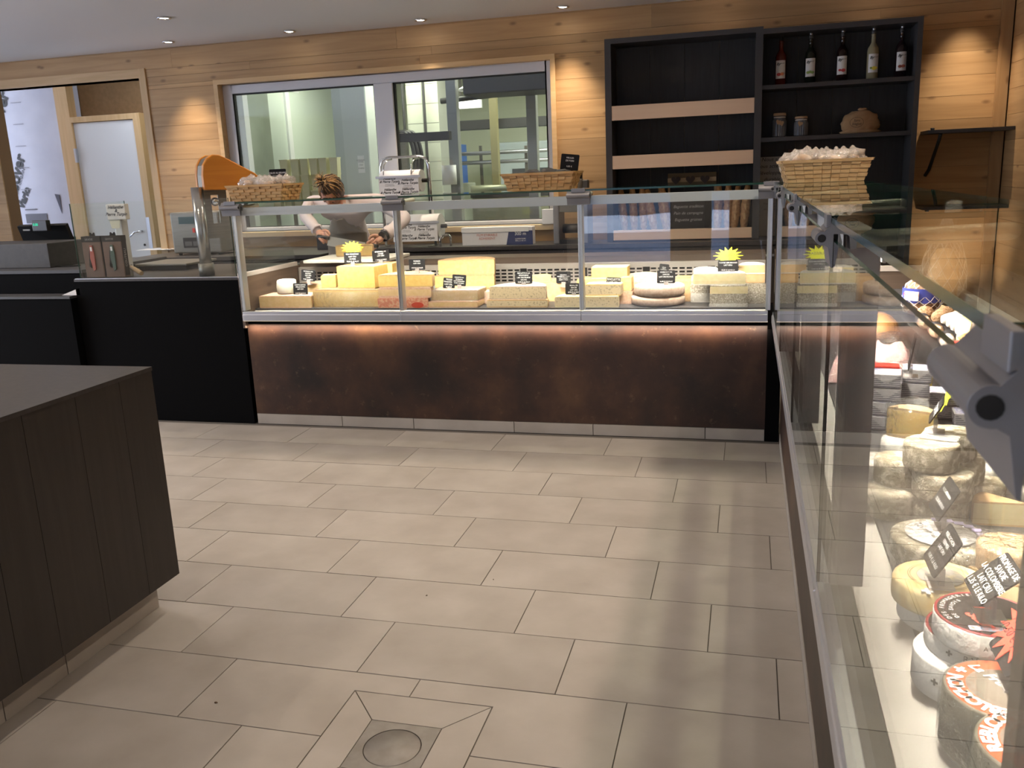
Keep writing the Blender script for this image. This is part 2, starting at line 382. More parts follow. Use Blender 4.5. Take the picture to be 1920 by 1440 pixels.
# ---- walls: boards on a backing, openings left free
DO = (-6.90, 0.0, -5.285, 2.37)       # doorway
WI = (-4.535, 1.035, -1.652, 2.268)   # window
def boards(root, ax, rng, zr, holes, th, rowh, material, seg, y):
    """ax 0: boards run along x on the plane y; ax 1: along y on the plane x"""
    z = zr[0]; k = 0
    rnd = random.Random(3 + ax)
    while z < zr[1] - 1e-4:
        zt = min(z + rowh * rnd.choice((.85, 1.0, 1.0, 1.2)), zr[1])
        cuts = sorted({z, zt, *[h[1] for h in holes if z < h[1] < zt], *[h[3] for h in holes if z < h[3] < zt]})
        for zl, zh in zip(cuts, cuts[1:]):
            if zh - zl < 0.004: continue
            free = [rng]
            for h in holes:
                if h[1] < zh - 1e-4 and h[3] > zl + 1e-4:
                    nf = []
                    for s0, s1 in free:
                        if h[0] > s0: nf.append((s0, min(h[0], s1)))
                        if h[2] < s1: nf.append((max(h[2], s0), s1))
                    free = [f for f in nf if f[1] - f[0] > 0.01]
            for s0, s1 in free:
                x = s0
                while x < s1 - 1e-3:
                    xe = min(s1, x + rnd.uniform(seg * .7, seg * 1.5))
                    if s1 - xe < 0.5: xe = s1
                    cx, cz = (x + xe) / 2, (zl + zh) / 2; hx, hz = (xe - x) / 2 - 0.0006, (zh - zl) / 2 - 0.0009
                    if ax == 0: MB().box(-hx, 0, -hz, hx, th, hz).build('plank', material, root, loc=(cx, y, cz))
                    else: MB().box(0, -hx, -hz, th, hx, hz).build('plank', material, root, loc=(y, cx, cz))
                    x = xe
        z = zt; k += 1
b = MB()
xs = [-8.6, DO[0], DO[2], WI[0], WI[2], 1.7]
BACKING = mat('board_backing', (0.20, 0.11, 0.045), .8)
for x0, x1, holes in ((xs[0], xs[1], []), (xs[1], xs[2], [DO]), (xs[2], xs[3], []), (xs[3], xs[4], [WI]), (xs[4], xs[5], [])):
    if not holes: b.box(x0, WY + .013, 0, x1, WY + .15, ZC)
    else:
        h = holes[0]
        if h[1] > 0: b.box(x0, WY + .013, 0, x1, WY + .15, h[1])
        b.box(x0, WY + .013, h[3], x1, WY + .15, ZC)
wb = b.build('wall_back', BACKING); tag(wb, 'back wall clad in knotty pine boards', kind='structure')
boards(wb, 0, (-8.2, WX), (0.0, ZC), [DO, WI], 0.012, 0.155, PINE, 2.2, WY)
wr = MB().box(WX + .013, -7.0, 0, WX + .15, WY + .1, ZC).build('wall_right', BACKING); tag(wr, 'right wall clad in pine boards', kind='structure')
boards(wr, 1, (-4.4, WY - .06), (0.6, ZC), [], 0.012, 0.165, PINE_Y, 2.6, WX)
o = MB().box(WX - .075, WY - .03, 0.8, WX - .001, WY - .001, ZC).build('trim_1', PINE_V); tag(o, 'upright pine corner trim', kind='structure')
SNOW = mat('packed_snow', (0.86, 0.88, 0.92), .8, col2=(0.72, 0.77, 0.85), scale=1.2, bump=.4, bscale=3)
PLASTER = mat('shop_plaster', (0.72, 0.68, 0.63), .9)
wl = MB().box(-8.75, -7.0, 0, -8.6, -4.7, ZC).box(-8.75, .6, 0, -8.6, WY, ZC).box(-8.75, -4.7, 0, -8.6, .6, .3).box(-8.75, -4.7, 2.55, -8.6, .6, ZC).build('wall_left', PLASTER)  # opening added out of view so that daylight reaches the ceiling
lp = lamp('daylight_portal', 'AREA', (-8.58, -2.05, 1.42), 1, (1, 1, 1), rot=(PI/2, 0, -PI/2), shape='RECTANGLE', size=5.3, size_y=2.25); lp.data.cycles.is_portal = True
tag(MB().box(-22, -16, -.3, -8.8, 4, -.1).build('yard', mat('packed_snow', (0, 0, 0))), 'added snowy yard left of the shop that bounces daylight in', kind='structure'); tag(wl, 'left wall with an added daylight opening', kind='structure')  # unseen snow ground, added to throw daylight up to the ceiling
# shop front behind the photographer: openings onto the snowy street
b = MB(); FY = -7.0; op = [(-2.29, -1.14), (-0.63, -0.41)]; x = -8.6
for x0, x1 in op:
    b.box(x, FY - .2, 0, x0, FY, ZC); b.box(x0, FY - .2, 0, x1, FY, .25); b.box(x0, FY - .2, 2.15, x1, FY, ZC); x = x1
b.box(x, FY - .2, 0, 1.7, FY, ZC)
for x0, x1 in op:
    lp = lamp('daylight_portal', 'AREA', ((x0 + x1)/2, FY + .02, 1.2), 1, (1, 1, 1), rot=(PI/2, 0, 0), shape='RECTANGLE', size=x1 - x0, size_y=1.9); lp.data.cycles.is_portal = True
wf = b.build('wall_front', PLASTER); tag(wf, 'shop front wall with openings to the street', kind='structure')
b = MB(); nx, ny = 40, 6
for j in range(ny + 1):
    for i in range(nx + 1):
        x = -16 + 26 * i / nx; yy = -17 - 3 * j / ny
        b.v.append((x, yy, -.2 + (0.42 * min(1, j / 2) + .18 * noise.noise((x * .6, yy * .6, 0))) * (1 if j else 0)))
for j in range(ny):
    for i in range(nx): b.face([j*(nx+1)+i, j*(nx+1)+i+1, (j+1)*(nx+1)+i+1, (j+1)*(nx+1)+i], 0, True)
o = b.build('snow_bank', SNOW); tag(o, 'snow bank across the street', kind='structure')
b = MB(); nx = 44
for j in range(8):
    for i in range(nx + 1):
        x = -30 + 56 * i / nx; f = j / 7; b.v.append((x, -21 - 16 * f, .15 + f * (8 + 2.5 * noise.noise((x * .11, 1, 3))) + (.9 * noise.noise((x * .9, f * 7, 0)))))
for j in range(7):
    for i in range(nx): b.face([j*(nx+1)+i, j*(nx+1)+i+1, (j+1)*(nx+1)+i+1, (j+1)*(nx+1)+i], 0, True)
tag(b.build('hillside', mat('dark_forest', (.035, .045, .06), .9, col2=(.12, .15, .20), scale=.8)), 'dark wooded hillside across the street', kind='structure')
o = MB().box(-20, -17.5, -.3, 14, -7.2, -.06).build('street', mat('wet_asphalt', (0.085, 0.11, 0.17), .6, col2=(0.14, 0.175, 0.25), scale=2)); tag(o, 'wet street before the shop', kind='structure')

# ---- doorway lining (door_1) and the unfinished corridor behind it
tag(MB().box(DO[2], WY - .012, 0, DO[2] + .065, WY + .15, DO[3] + .075).build('trim_2', LINING_V), 'pale upright lining right of the doorway', kind='structure')
tag(MB().box(-8.0, WY - .012, DO[3], DO[2], WY + .15, DO[3] + .075).build('trim_3', LINING), 'pale lintel lining over the doorway', kind='structure')
CY = 3.35
def cx(u, v): return at(u, v, 1, CY)
SHEET = mat('vapour_membrane', (0.46, 0.47, 0.55), .55, col2=(0.52, 0.53, 0.61), scale=3, bump=.25, bscale=6)
BROWNP = mat('brown_fibreboard', (0.20, 0.115, 0.045), .8, col2=(0.23, 0.13, 0.055), scale=30)
o = MB().box(-8.6, CY + .10, 0, -5.02, CY + .2, 2.9).build('wall_corridor', BROWNP); tag(o, 'brown board wall of the corridor', kind='structure')
tag(MB().box(-8.6, WY + .15, -.08, -4.6, CY + .2, -.003).build('floor_corridor', GROUT), 'corridor floor', kind='structure')
tag(MB().box(-8.6, WY + .15, 2.75, -4.6, CY + .2, 2.9).build('ceiling_corridor', WHITE), 'corridor ceiling', kind='structure')
tag(MB().box(-5.17, WY + .15, 0, -5.02, CY + .1, 2.75).build('wall_corridor_end', mat('corridor_green_white', (0.62, 0.68, 0.60), .7)), 'pale end wall of the corridor', kind='structure')
p0 = cx(130, 300); xl = cx(10, 300).x - .6; xr = cx(133, 165).x
ms = thing('vapour_membrane', 'white printed insulation membrane sheet hung left of the white door', 'membrane', (0, CY + .09, 0))
b = MB(); nx, nz = 10, 14; zt = cx(60, 130).z + .25
for j in range(nz + 1):
    for i in range(nx + 1):
        x = xl + (xr - xl) * i / nx; z = .02 + (zt - .02) * j / nz
        b.v.append((x, .004 * noise.noise((x * 3, z * 1.5, 1)), z))
for j in range(nz):
    for i in range(nx): b.face([j*(nx+1)+i, j*(nx+1)+i+1, (j+1)*(nx+1)+i+1, (j+1)*(nx+1)+i], 0, True)
ob = b.build('sheet', SHEET, ms); sd = ob.modifiers.new('t', 'SOLIDIFY'); sd.thickness = .002
for s_, u, v, sz, ang in (('isover', 27, 290, .175, 64), ('SAINT-GOBAIN', 33, 316, .050, 62), ('Vario', 40, 352, .115, 58), ('isover', -4, 172, .175, 64)):
    p = cx(u, v); txt(s_, sz, (p.x, -.0065, p.z), (PI/2, -math.radians(ang), 0), INK_K, ms, bold=.006 if sz > .1 else 0, align='RIGHT')
for u0, v0, u1, v1, hh in ((36, 394, 58, 394, .006), (38, 411, 78, 411, .05)):
    p, q = cx(u0, v0), cx(u1, v1)
    MB().box(p.x, -.0085, p.z - hh, q.x, -.0055, p.z + hh).build('printed_bar', mat('grey_print', (0.12, 0.12, 0.14), .7), ms)
p, q = cx(96, 364), cx(104, 401)
MB().prism([(p.x - .03, p.z), (p.x + .03, p.z - .01), (q.x + .01, q.z)], 1, -.0085, -.0055).build('tear', mat('tear_dark', (0.10, 0.10, 0.13), .8), ms)
p, q = cx(18, 230), cx(62, 395)   # dotted fold lines
for k in range(5):
    r_ = cx(8 + 5 * k, 192 + 41 * k); MB().box(r_.x, -.0085, r_.z - .003, r_.x + .13, -.0060, r_.z + .003).build('dotted_line', mat('grey_line', (0.28, 0.28, 0.33), .7), ms)
# stud post and the white door leaf in its frame
p = cx(104, 165); q = cx(128, 165)
o = MB().box(p.x - .02, CY - .02, 0, q.x - .02, CY + .085, 2.72).build('stud_post', LINING_V); tag(o, 'rough wooden stud post between membrane and white door', 'post')
d0, d1, dz = cx(133, 226), cx(262, 219), cx(200, 222).z
dt = thing('door_1', 'white flush door leaf with a lever handle in a raw wood frame', None, (0, CY, 0)); dt['kind'] = 'structure'
MB().box(d0.x + .045, -.03, .01, d1.x - .055, .012, dz - .03).build('door_leaf', WHITE, dt, bevel=.003)
fr = MB(); fr.box(d0.x - .03, -.05, 0, d0.x + .04, .095, dz + .03); fr.box(d1.x - .05, -.05, 0, d1.x + .03, .095, dz + .03); fr.box(d0.x + .04, -.05, dz - .025, d1.x - .05, .095, dz + .03)
fr.build('door_frame', LINING_V, dt)
hz = cx(274, 433)
h = MB().tube([(d1.x - .13, -.03, hz.z), (d1.x - .13, -.075, hz.z), (d1.x - .18, -.08, hz.z - .004), (d1.x - .25, -.08, hz.z - .05)], .011, 8).build('door_handle', CHROME, dt)
MB().lathe([(.012, 0), (.012, .006), (0, .007)], n=10, cap=False).build('keyhole', GASKET, dt, loc=(d1.x - .12, -.031, hz.z - .14), rot=(PI/2, 0, 0))
MB().box(d0.x + .028, -.06, dz - .42, d0.x + .05, -.032, dz - .28).build('hinge', ALU, dt)
MB().box(d1.x - .052, -.0525, hz.z - .18, d1.x - .012, -.0505, hz.z + .14).build('strike_plate', ALU, dt)

# ---- window_1
wt = thing('window_1', 'wide white framed window in a pine lining', None, (0, WY, 0)); wt['kind'] = 'structure'
x0, z0, x1, z1 = WI
li = MB(); t = .038
li.box(x0 - .03, -.02, z0 - .03, x0 - .03 + t, .15, z1 + .035); li.box(x1 + .03 - t, -.02, z0 - .03, x1 + .03, .15, z1 + .035)
li.box(x0 - .03 + t, -.02, z1 + .035 - t, x1 + .03 - t, .15, z1 + .035)
li.build('lining', LINING, wt)
MB().box(x0 - .03, -.05, z0 - .045, x1 + .04, .15, z0).build('window_sill', mat('pale_sill', (0.66, 0.50, 0.31), .4, col2=(0.60, 0.44, 0.26), scale=6, stretch=(.15, 2, 2)), wt, bevel=.004)
FB, FT = .05, .12; xm = (-3.134 - 2.963) / 2 - .012; mw = .083
f = MB(); xa, xb, za, zb = x0 + .008, x1 - .008, z0, z1 - .003
f.box(xa, FB, za, xa + .085, FT, zb); f.box(xb - .05, FB, za, xb, FT, zb)
f.box(xa + .085, FB, zb - .075, xb - .05, FT, zb); f.box(xa + .085, FB, za, xb - .05, FT, za + .035); f.box(xm - mw, FB - .004, za + .035, xm + mw, FT, zb - .075)
f.build('window_frame', PVC, wt, bevel=.006)
for a, c in ((xa + .085, xm - mw), (xm + mw, xb - .05)):
    g = MB(); gz0, gz1 = za + .035, zb - .075
    for r_ in ((a, gz0, a + .012, gz1), (c - .008, gz0, c, gz1), (a, gz1 - .010, c, gz1), (a, gz0, c, gz0 + .006)): g.box(r_[0], FB + .012, r_[1], r_[2], FB + .05, r_[3])
    g.build('gasket', GASKET, wt)
    MB().box(a + .004, FB + .024, gz0 + .003, c - .004, FB + .044, gz1 - .003).build('pane', GLASS, wt)

# ---- recessed ceiling spots, the last group added out of view
SPOT_E = emit('spot_lens', (1.0, 0.93, 0.82), 30)
def spot(x, y, label=None, e=100, sz=1.22, blend=.9):
    if label:
        t_ = thing('ceiling_light', label, 'ceiling light', (x, y, ZC), 0, 'recessed ceiling spots')
        MB().lathe([(.046, 0), (.050, -.004), (.047, -.009), (.036, -.009), (.033, -.002), (.033, 0)], n=24, cap=False).build('trim_ring', CHROME, t_)
        MB().lathe([(.033, -.003), (.02, -.006), (0, -.007)], n=20, cap=False).build('lens', SPOT_E, t_)
    lamp('spot_light', 'SPOT', (x, y, ZC - .03), e, WARM, rot=(0, 0, 0), spot_size=sz, spot_blend=blend, shadow_soft_size=.03)
spot(-4.17, 1.14, 'recessed ceiling spot at upper left, nearest to the camera')
spot(-4.78, 2.04, 'recessed ceiling spot above the white door')
spot(-3.70, 2.07, 'recessed ceiling spot above the left part of the window')
spot(-2.61, 2.09, 'recessed ceiling spot above the right half of the window')
spot(-1.51, 2.09, 'recessed ceiling spot nearest to the dark shelf unit')
for x, e_ in ((-.4, 100), (.62, 90), (1.22, 70)): spot(x, 2.08, e=e_)
for x in (-3.0, -1.9, -.8): spot(x, 1.14, e=14, sz=2.2); spot(x, .42, e=46, sz=2.1, blend=.6)
for x, y, e_ in ((.40, -.5, 70), (.40, -1.7, 70), (.40, -2.9, 28), (.42, -4.3, 18)): spot(x, y, e=e_, sz=2.1, blend=.6)
for x, y, e_ in ((-1.5, -.9, 26), (-3.2, -1.2, 26), (-1.5, -2.5, 15), (-3.4, -2.9, 36), (-1.5, -4.1, 15), (-3.2, -4.6, 20)): spot(x, y, e=e_, sz=2.3, blend=.6)
for x, y in ((-5.2, -.6), (-5.2, -2.6), (-5.2, -4.8), (-7.0, -1.2), (-7.0, -3.4), (-7.0, -5.6), (-1.5, -6.0), (-3.4, -6.2)): spot(x, y, e=80, sz=2.5, blend=.6)  # added over unseen floor so that more light bounces to the ceiling
# ================================================================ DISPLAY COUNTERS
RUST = None
def rust():
    m, nt, p = base('patinated_rust_panel')
    tcn = nd(nt, 'ShaderNodeTexCoord')
    n1 = nd(nt, 'ShaderNodeTexNoise'); n1.inputs['Scale'].default_value = 2.4; n1.inputs['Detail'].default_value = 9; n1.inputs['Roughness'].default_value = .62; L(nt, tcn.outputs['Object'], n1.inputs['Vector'])
    r = nd(nt, 'ShaderNodeValToRGB'); e = r.color_ramp.elements
    e[0].position = .36; e[0].color = (0.016, 0.010, 0.009, 1); e[1].position = .52; e[1].color = (0.046, 0.022, 0.015, 1)
    a = e.new(.60); a.color = (0.066, 0.032, 0.019, 1); a = e.new(.78); a.color = (0.115, 0.060, 0.029, 1)
    L(nt, n1.outputs['Fac'], r.inputs[0])
    n2 = nd(nt, 'ShaderNodeTexNoise'); n2.inputs['Scale'].default_value = 16; n2.inputs['Detail'].default_value = 8; n2.inputs['Roughness'].default_value = .75; L(nt, tcn.outputs['Object'], n2.inputs['Vector'])
    r2 = nd(nt, 'ShaderNodeValToRGB'); r2.color_ramp.elements[0].position = .58; r2.color_ramp.elements[1].position = .78; L(nt, n2.outputs['Fac'], r2.inputs[0])
    mx = nd(nt, 'ShaderNodeMix', data_type='RGBA'); L(nt, r2.outputs[0], mx.inputs[0]); L(nt, r.outputs[0], mx.inputs[6]); mx.inputs[7].default_value = (0.16, 0.10, 0.062, 1)
    L(nt, mx.outputs[2], p.inputs['Base Color']); p.inputs['Roughness'].default_value = .42; p.inputs['Metallic'].default_value = .15
    return m
RUST = rust()
DECK = mat('deck_steel', (0.075, 0.072, 0.078), 0.45, 0.2, col2=(0.09, 0.087, 0.09), scale=40)
GRILLE = mat('pale_steel_grille', (0.52, 0.49, 0.46), 0.45, 0.3)
EDGEK = mat('dark_glass_edge', (0.010, 0.018, 0.016), .2)
LED_W = emit('led_strip', (1.0, 0.95, 0.86), 14)
LED_G = emit('warm_led_strip', (1.0, 0.80, 0.60), 4)
def perf(x0, x1, z0, z1, th, cells, hole):
    """sheet with real holes; cells = list of (cx, cz) ; hole = (half w, half h); cells on a regular pitch (px, pz)"""
    b = MB(); (px, pz), pts = cells; hw_, hh_ = hole
    xs_ = sorted({p[0] for p in pts}); zs_ = sorted({p[1] for p in pts})
    xa, xb, za, zb = xs_[0] - px/2, xs_[-1] + px/2, zs_[0] - pz/2, zs_[-1] + pz/2
    for r_ in ((x0, z0, x1, za), (x0, zb, x1, z1), (x0, za, xa, zb), (xb, za, x1, zb)):
        if r_[2] - r_[0] > 1e-4 and r_[3] - r_[1] > 1e-4: b.quad([(r_[0], 0, r_[1]), (r_[2], 0, r_[1]), (r_[2], 0, r_[3]), (r_[0], 0, r_[3])])
    S_ = set(pts)
    for x in xs_:
        for z in zs_:
            l, r2, bo, to = x - px/2, x + px/2, z - pz/2, z + pz/2
            if (x, z) not in S_: b.quad([(l, 0, bo), (r2, 0, bo), (r2, 0, to), (l, 0, to)]); continue
            hl, hr, hb, ht = x - hw_, x + hw_, z - hh_, z + hh_
            b.quad([(l, 0, bo), (r2, 0, bo), (hr, 0, hb), (hl, 0, hb)]); b.quad([(r2, 0, bo), (r2, 0, to), (hr, 0, ht), (hr, 0, hb)])
            b.quad([(r2, 0, to), (l, 0, to), (hl, 0, ht), (hr, 0, ht)]); b.quad([(l, 0, to), (l, 0, bo), (hl, 0, hb), (hl, 0, ht)])
    return b
CL = [(q[0], q[1] - .007) for q in [(-.0145,1.362),(-.007,1.362),(-.007,1.348),(.001,1.342),(.003,1.334),(.016,1.330),(.031,1.316),(.031,1.296),(.022,1.294),(.020,1.313),(.018,1.317),(.006,1.3185),(.0095,1.306),(.0085,1.286),(.004,1.266),(.0034,1.266),(.0034,1.318),(-.0034,1.318),(-.0034,1.266),(-.006,1.267),(-.011,1.298),*[(-.0196 + .0108*math.cos(math.radians(a)), 1.312 + .0108*math.sin(math.radians(a))) for a in range(-75, -290, -15)],(-.0145,1.332)]]
def case(label, loc, rz, X, name, ends, bars, grille_slots, back_y=.66, plinth=(), zb=.62, clampw=.12):
    t = thing(name, label, 'display counter', loc, rz)
    x0, x1 = X[0], X[-1]
    MB().box(x0, .012, .0, x1, .93, .60).build('body', BLACK, t)
    MB().box(x0 - .01, -.0, .066, x1, .012, zb).build('front_panel', RUST, t)
    MB().box(x0 - .01, -.003, zb, x1, .03, .648).build('shadow_gap', BLACK, t)
    MB().box(x0, -.050, .6455, x1, -.038, .6478).build('led_strip', emit('dim_led', (1.0, .8, .6), 1.5), t)
    px_ = [x0 - .01] + [p for p in plinth if x0 < p < x1] + [x1]
    for a, c in zip(px_, px_[1:]): MB().box(-(c-a)/2 + .002, 0, 0, (c-a)/2 - .002, .014, .062).build('plinth_tile', TILE, t, loc=((a + c)/2, -.002, .002))
    # bottom rail, one length to a module
    for a, c in zip(X, X[1:]):
        MB().prism([(-.058, .648), (-.030, .648), (-.030, .702), (-.053, .702), (-.054, .686), (-.058, .684)], 0, a + .001, c - .001).build('rail', ALU, t, bevel=.0015)
    # glass: fronts, tops
    for i, (a, c) in enumerate(zip(X, X[1:])):
        g0 = .012 if i or not ends[0] else .006
        MB().box(a + .002, -.053, .700, c - .002, -.047, 1.300, side=(0, 1, 0, 0, 0, 0) if (rz and i >= 3) else (0, 1, 0, 2, 0, 2)).build('front_glass', [GLASS, EDGE, EDGEK], t)
        MB().box(a + .003, -.057, 1.3275, c - .003, .300, 1.3365, side=(0, 0, 1, 1, 1, 1)).build('top_glass', [GLASST, EDGE], t)
        if bars[i]:
            MB().prism([(-.004, 1.256), (.001, 1.256), (.001, 1.272), (.030, 1.272), (.030, 1.258), (.034, 1.258), (.034, 1.302), (-.004, 1.302)], 0, a + .02, c - .02).build('light_bar', mat('grey_light_bar', (.62, .64, .70), .45, .2), t)
    for x in X:
        MB().box(x - .012, -.033, .704, x + .012, .022, 1.306).build('post', ALU_L if rz == 0 else BLKPLASTIC if x > 4 else mat('dark_anodised', (.30, .285, .29), .45, .4), t, bevel=.002)  # nearest posts black: their unlit side is put into the colour
        c_ = MB().prism([(p[0] - .05, p[1]) for p in CL[3:-1]], 0, x - clampw/2, x + clampw/2).build('clamp', CASTGREY, t, bevel=.0012)
        MB().prism([(-.0645, 1.321), (-.0560, 1.324), (-.0560, 1.3270), (-.0575, 1.337), (-.0575, 1.3415), (-.0645, 1.3415)], 0, x - (0 if rz else clampw * .3), x + clampw * (.5 if rz else .3)).build('glass_stop', CASTGREY, c_, bevel=.001)
        MB().tube([(x - clampw/2 - .001, -.0705, 1.305), (x + clampw/2 + .0012, -.0705, 1.305)], .0062, 14).build('bore_shade', GASKET, c_)  # black rod end stands for the dark inside of the boss hole
        a_ = MB().tube([(x + .02, -.02, 1.300), (x + .02, .02, 1.302), (x + .02, .20, 1.308), (x + .02, .208, 1.308), (x + .02, .214, 1.308)], [.0135, .0135, .0135, .012, .007], 14).build('arm', mat('ivory_arm', (0.62, 0.58, 0.50), .35, .3), c_)
    # inside: sill, deck, rear grille, ledge
    MB().prism([(.016, .662), (.020, .664), (.085, .690), (.085, .60), (.016, .60)], 0, x0 + .004, x1 - .004).build('sill', CREAM, t)
    MB().box(x0 + .004, -.030, .649, x1 - .004, .016, .655).build('front_channel', GASKET, t)
    MB().box(x0 + .004, .085, .60, x1 - .004, back_y + .02, .700).build('deck', DECK, t)
    gz0, gz1 = .702, .880
    xs_ = x0 + .03; pts = []
    if grille_slots:
        pitch = (.042, .021); hole = (.0155, .0055); rows_ = (.785, .806, .827, .848); skip = 9
    else:
        pitch = (.0165, .0165); hole = (.0056, .0056); rows_ = tuple(.755 + .0165 * i for i in range(6)); skip = 11
    k = 0; x = xs_ + pitch[0]
    while x < x1 - .05:
        if k % skip != skip - 1: pts += [(x, z) for z in rows_]
        k += 1; x += pitch[0]
    perf(x0 + .004, x1 - .004, gz0, gz1, 0, (pitch, pts), hole).build('rear_grille', GRILLE, t, loc=(0, back_y, 0))
    MB().box(x0 + .004, back_y + .012, gz0, x1 - .004, back_y + .02, gz1).build('grille_back', GASKET, t)
    MB().box(x0 + .004, back_y, gz1, x1 - .004, .93, gz1 + .006).build('grille_cap', GRILLE, t)
    MB().box(x0 + .004, back_y + .03, .60, x1 - .004, .93, .925).build('rear_ledge', GREYWOOD_X, t)
    for e, x in zip(ends, (x0, x1)):
        if not e: continue
        w = -.013 if e < 0 else .0; 
        MB().box(x + w - .006, -.03, .60, x + w + .012, .93, .900).build('end_panel', GREYWOOD, t)
        MB().box(x + w - .008, -.03, .900, x + w + .014, back_y, .925).build('end_rim', mat('pale_edge', (0.62, 0.56, 0.52), .45), t)
        if e == -1: MB().prism([(-.042, .925), (.64, .925), (.655, .945), (.645, .99), (.40, 1.333), (-.042, 1.333)], 0, x + w, x + w + .006, 0, 0).build('side_glass', [GLASS, EDGE], t)
    # lamp tubes under the glass
    for i, (a, c) in enumerate(zip(X, X[1:])):
        lamp('case_led', 'AREA', ((a + c)/2, .0155, 1.270), LEDW[name][i], (1.0, 0.90, 0.76), rot=(math.radians(32), 0, 0), parent=t, shape='RECTANGLE', size=(c - a) * .92, size_y=.026, spread=1.5)
    lamp('plinth_led', 'AREA', ((x0 + x1)/2, -.040, zb - .002), 5.5 if rz == 0 else 1.0, (1.0, 0.79, 0.62), rot=(math.radians(50), 0, 0), parent=t, shape='RECTANGLE', size=(x1 - x0), size_y=.008, spread=1.5)
    return t
LEDW = {'cheese_counter': [14, 14, 14], 'delicatessen_counter': [26, 26, 21, 12, 6]}
_pl = [at(u, v, 1, 0).x for u, v in ((642, 789), (776, 795), (964, 800), (1112, 806), (1322, 812))]
FARC = case('long far glass cheese counter with a rust brown front panel', (0, 0, 0), 0, [-3.06, -2.06, -1.03, -.075], 'cheese_counter', (-1, 0), (1, 1, 1), True, plinth=_pl)
NEARC = case('near glass counter running along the right side to the camera', (0, 0, 0), -PI/2, [.075, 1.07, 2.09, 3.115, 4.13, 5.16], 'delicatessen_counter', (2, 0), (1, 1, 1, 0, 0), False, plinth=[.62 * i for i in range(1, 9)], clampw=.10)
# corner fill between the two counters
o = MB().box(-.075, .0, 0, -.004, .93, .60).build('corner_filler', BLACK); o.parent = FARC

# price cards -------------------------------------------------------------
def card(text, loc, size=(.105, .074), rz=0.0, tilt=-.12, label='', star=None, fs=None, roll=0.0, sy=1.0, group='black price cards', clip=True, name='price_card', nodown=0):
    """loc: where the foot of the clip stands"""
    t = thing(name, label, 'price card', loc, rz, group)
    w, h = size; fz = .022
    M_ = Matrix.Translation((0, 0, fz + h/2)) @ Matrix.Rotation(tilt, 4, 'X') @ Matrix.Rotation(roll, 4, 'Y')
    r = .006; pts = []
    for cx_, cz_, a0 in ((w/2 - r, h/2 - r, 0), (-w/2 + r, h/2 - r, 90), (-w/2 + r, -h/2 + r, 180), (w/2 - r, -h/2 + r, 270)):
        for k in range(4):
            a = math.radians(a0 + 30 * k); pts.append((cx_ + r * math.cos(a), cz_ + r * math.sin(a)))
    c = MB().prism(pts, 1, -.0012, .0012).build('card', CARD, t); c.matrix_local = M_
    lines = text.split('\n'); n = len(lines); fs = fs or min(h * .80 / n / 1.0, w * 1.55 / max(len(l) for l in lines)); fs *= sy
    q = txt(text, fs, (0, 0, 0), (0, 0, 0), INK_W, c, lines=min(1.25, h * .9 / (n * fs))); q.matrix_local = Matrix.Translation((0, -.0018, 0)) @ Matrix.Rotation(PI/2, 4, 'X')
    if clip:
        MB().box(-.012, -.004, 0, .012, .004, fz + .008).box(-.02, -.018, 0, .02, .018, .003).build('clip', CLIP, t)
    if star:
        mt, label_s, off, rr, tx = star
        pts = []; n = 14; rnd = random.Random(len(text))
        for k in range(2 * n):
            a = PI * k / n; q_ = (1.0 if k % 2 == 0 else .58) * rnd.uniform(.93, 1.07); pts.append((rr[0] * q_ * math.cos(a) + off[0], rr[1] * q_ * math.sin(a) + off[1]))
        s_ = MB().prism(pts, 1, .0016, .0026).build('star_card', mt, t); s_['label'] = label_s; s_.matrix_local = M_
        if off[2]: s_.matrix_local = M_ @ Matrix.Translation((0, -.006, 0))
        if tx: q = txt(tx[0], tx[1], (0, 0, 0), (0, 0, 0), INK_K, s_, shear=.25); q.matrix_local = Matrix.Translation((off[0], .0010, off[1] + tx[2])) @ Matrix.Rotation(tx[3], 4, 'Y') @ Matrix.Rotation(PI/2, 4, 'X')
    return t
# ================================================================ CHEESES
def paste(name, c, c2, bump=.05): return mat(name, c, .5, col2=c2, scale=45, detail=5, bump=bump, bscale=300, sss=.15, rnd=.03)
P_YEL = paste('yellow_paste', (0.83, 0.60, 0.25), (0.77, 0.52, 0.19))
P_GOLD = paste('golden_paste', (0.82, 0.58, 0.19), (0.76, 0.50, 0.14))
P_PALE = paste('pale_paste', (0.78, 0.67, 0.42), (0.72, 0.60, 0.34))
P_TAN = paste('tan_paste', (0.72, 0.515, 0.29), (0.66, 0.455, 0.225))
P_WHITE = paste('white_paste', (0.84, 0.82, 0.74), (0.80, 0.77, 0.68))
P_SPECK = mat('speckled_paste', (0.68, 0.55, 0.35), .6, col2=(0.40, 0.32, 0.21), scale=90, detail=6, lo=.54, hi=.66, bump=.15, bscale=350, rnd=.04)
R_TAN = mat('tan_rind', (0.52, 0.33, 0.16), .65, col2=(0.62, 0.42, 0.22), scale=80, bump=.2, bscale=300, rnd=.06)
R_PINK = mat('washed_rind', (0.62, 0.36, 0.24), .55, col2=(0.70, 0.48, 0.34), scale=70, bump=.15, bscale=250, rnd=.06)
R_ROSY = mat('pale_rosy_rind', (0.54, 0.38, 0.285), .6, col2=(0.66, 0.52, 0.42), scale=60, bump=.15, bscale=250)
R_BROWN = mat('brown_rind', (0.36, 0.22, 0.11), .7, col2=(0.46, 0.30, 0.16), scale=90, bump=.3, bscale=250)
R_GREY = mat('grey_mould_rind', (0.30, 0.26, 0.20), .8, col2=(0.62, 0.57, 0.49), scale=150, detail=7, lo=.42, hi=.66, bump=.5, bscale=250, rnd=.06)
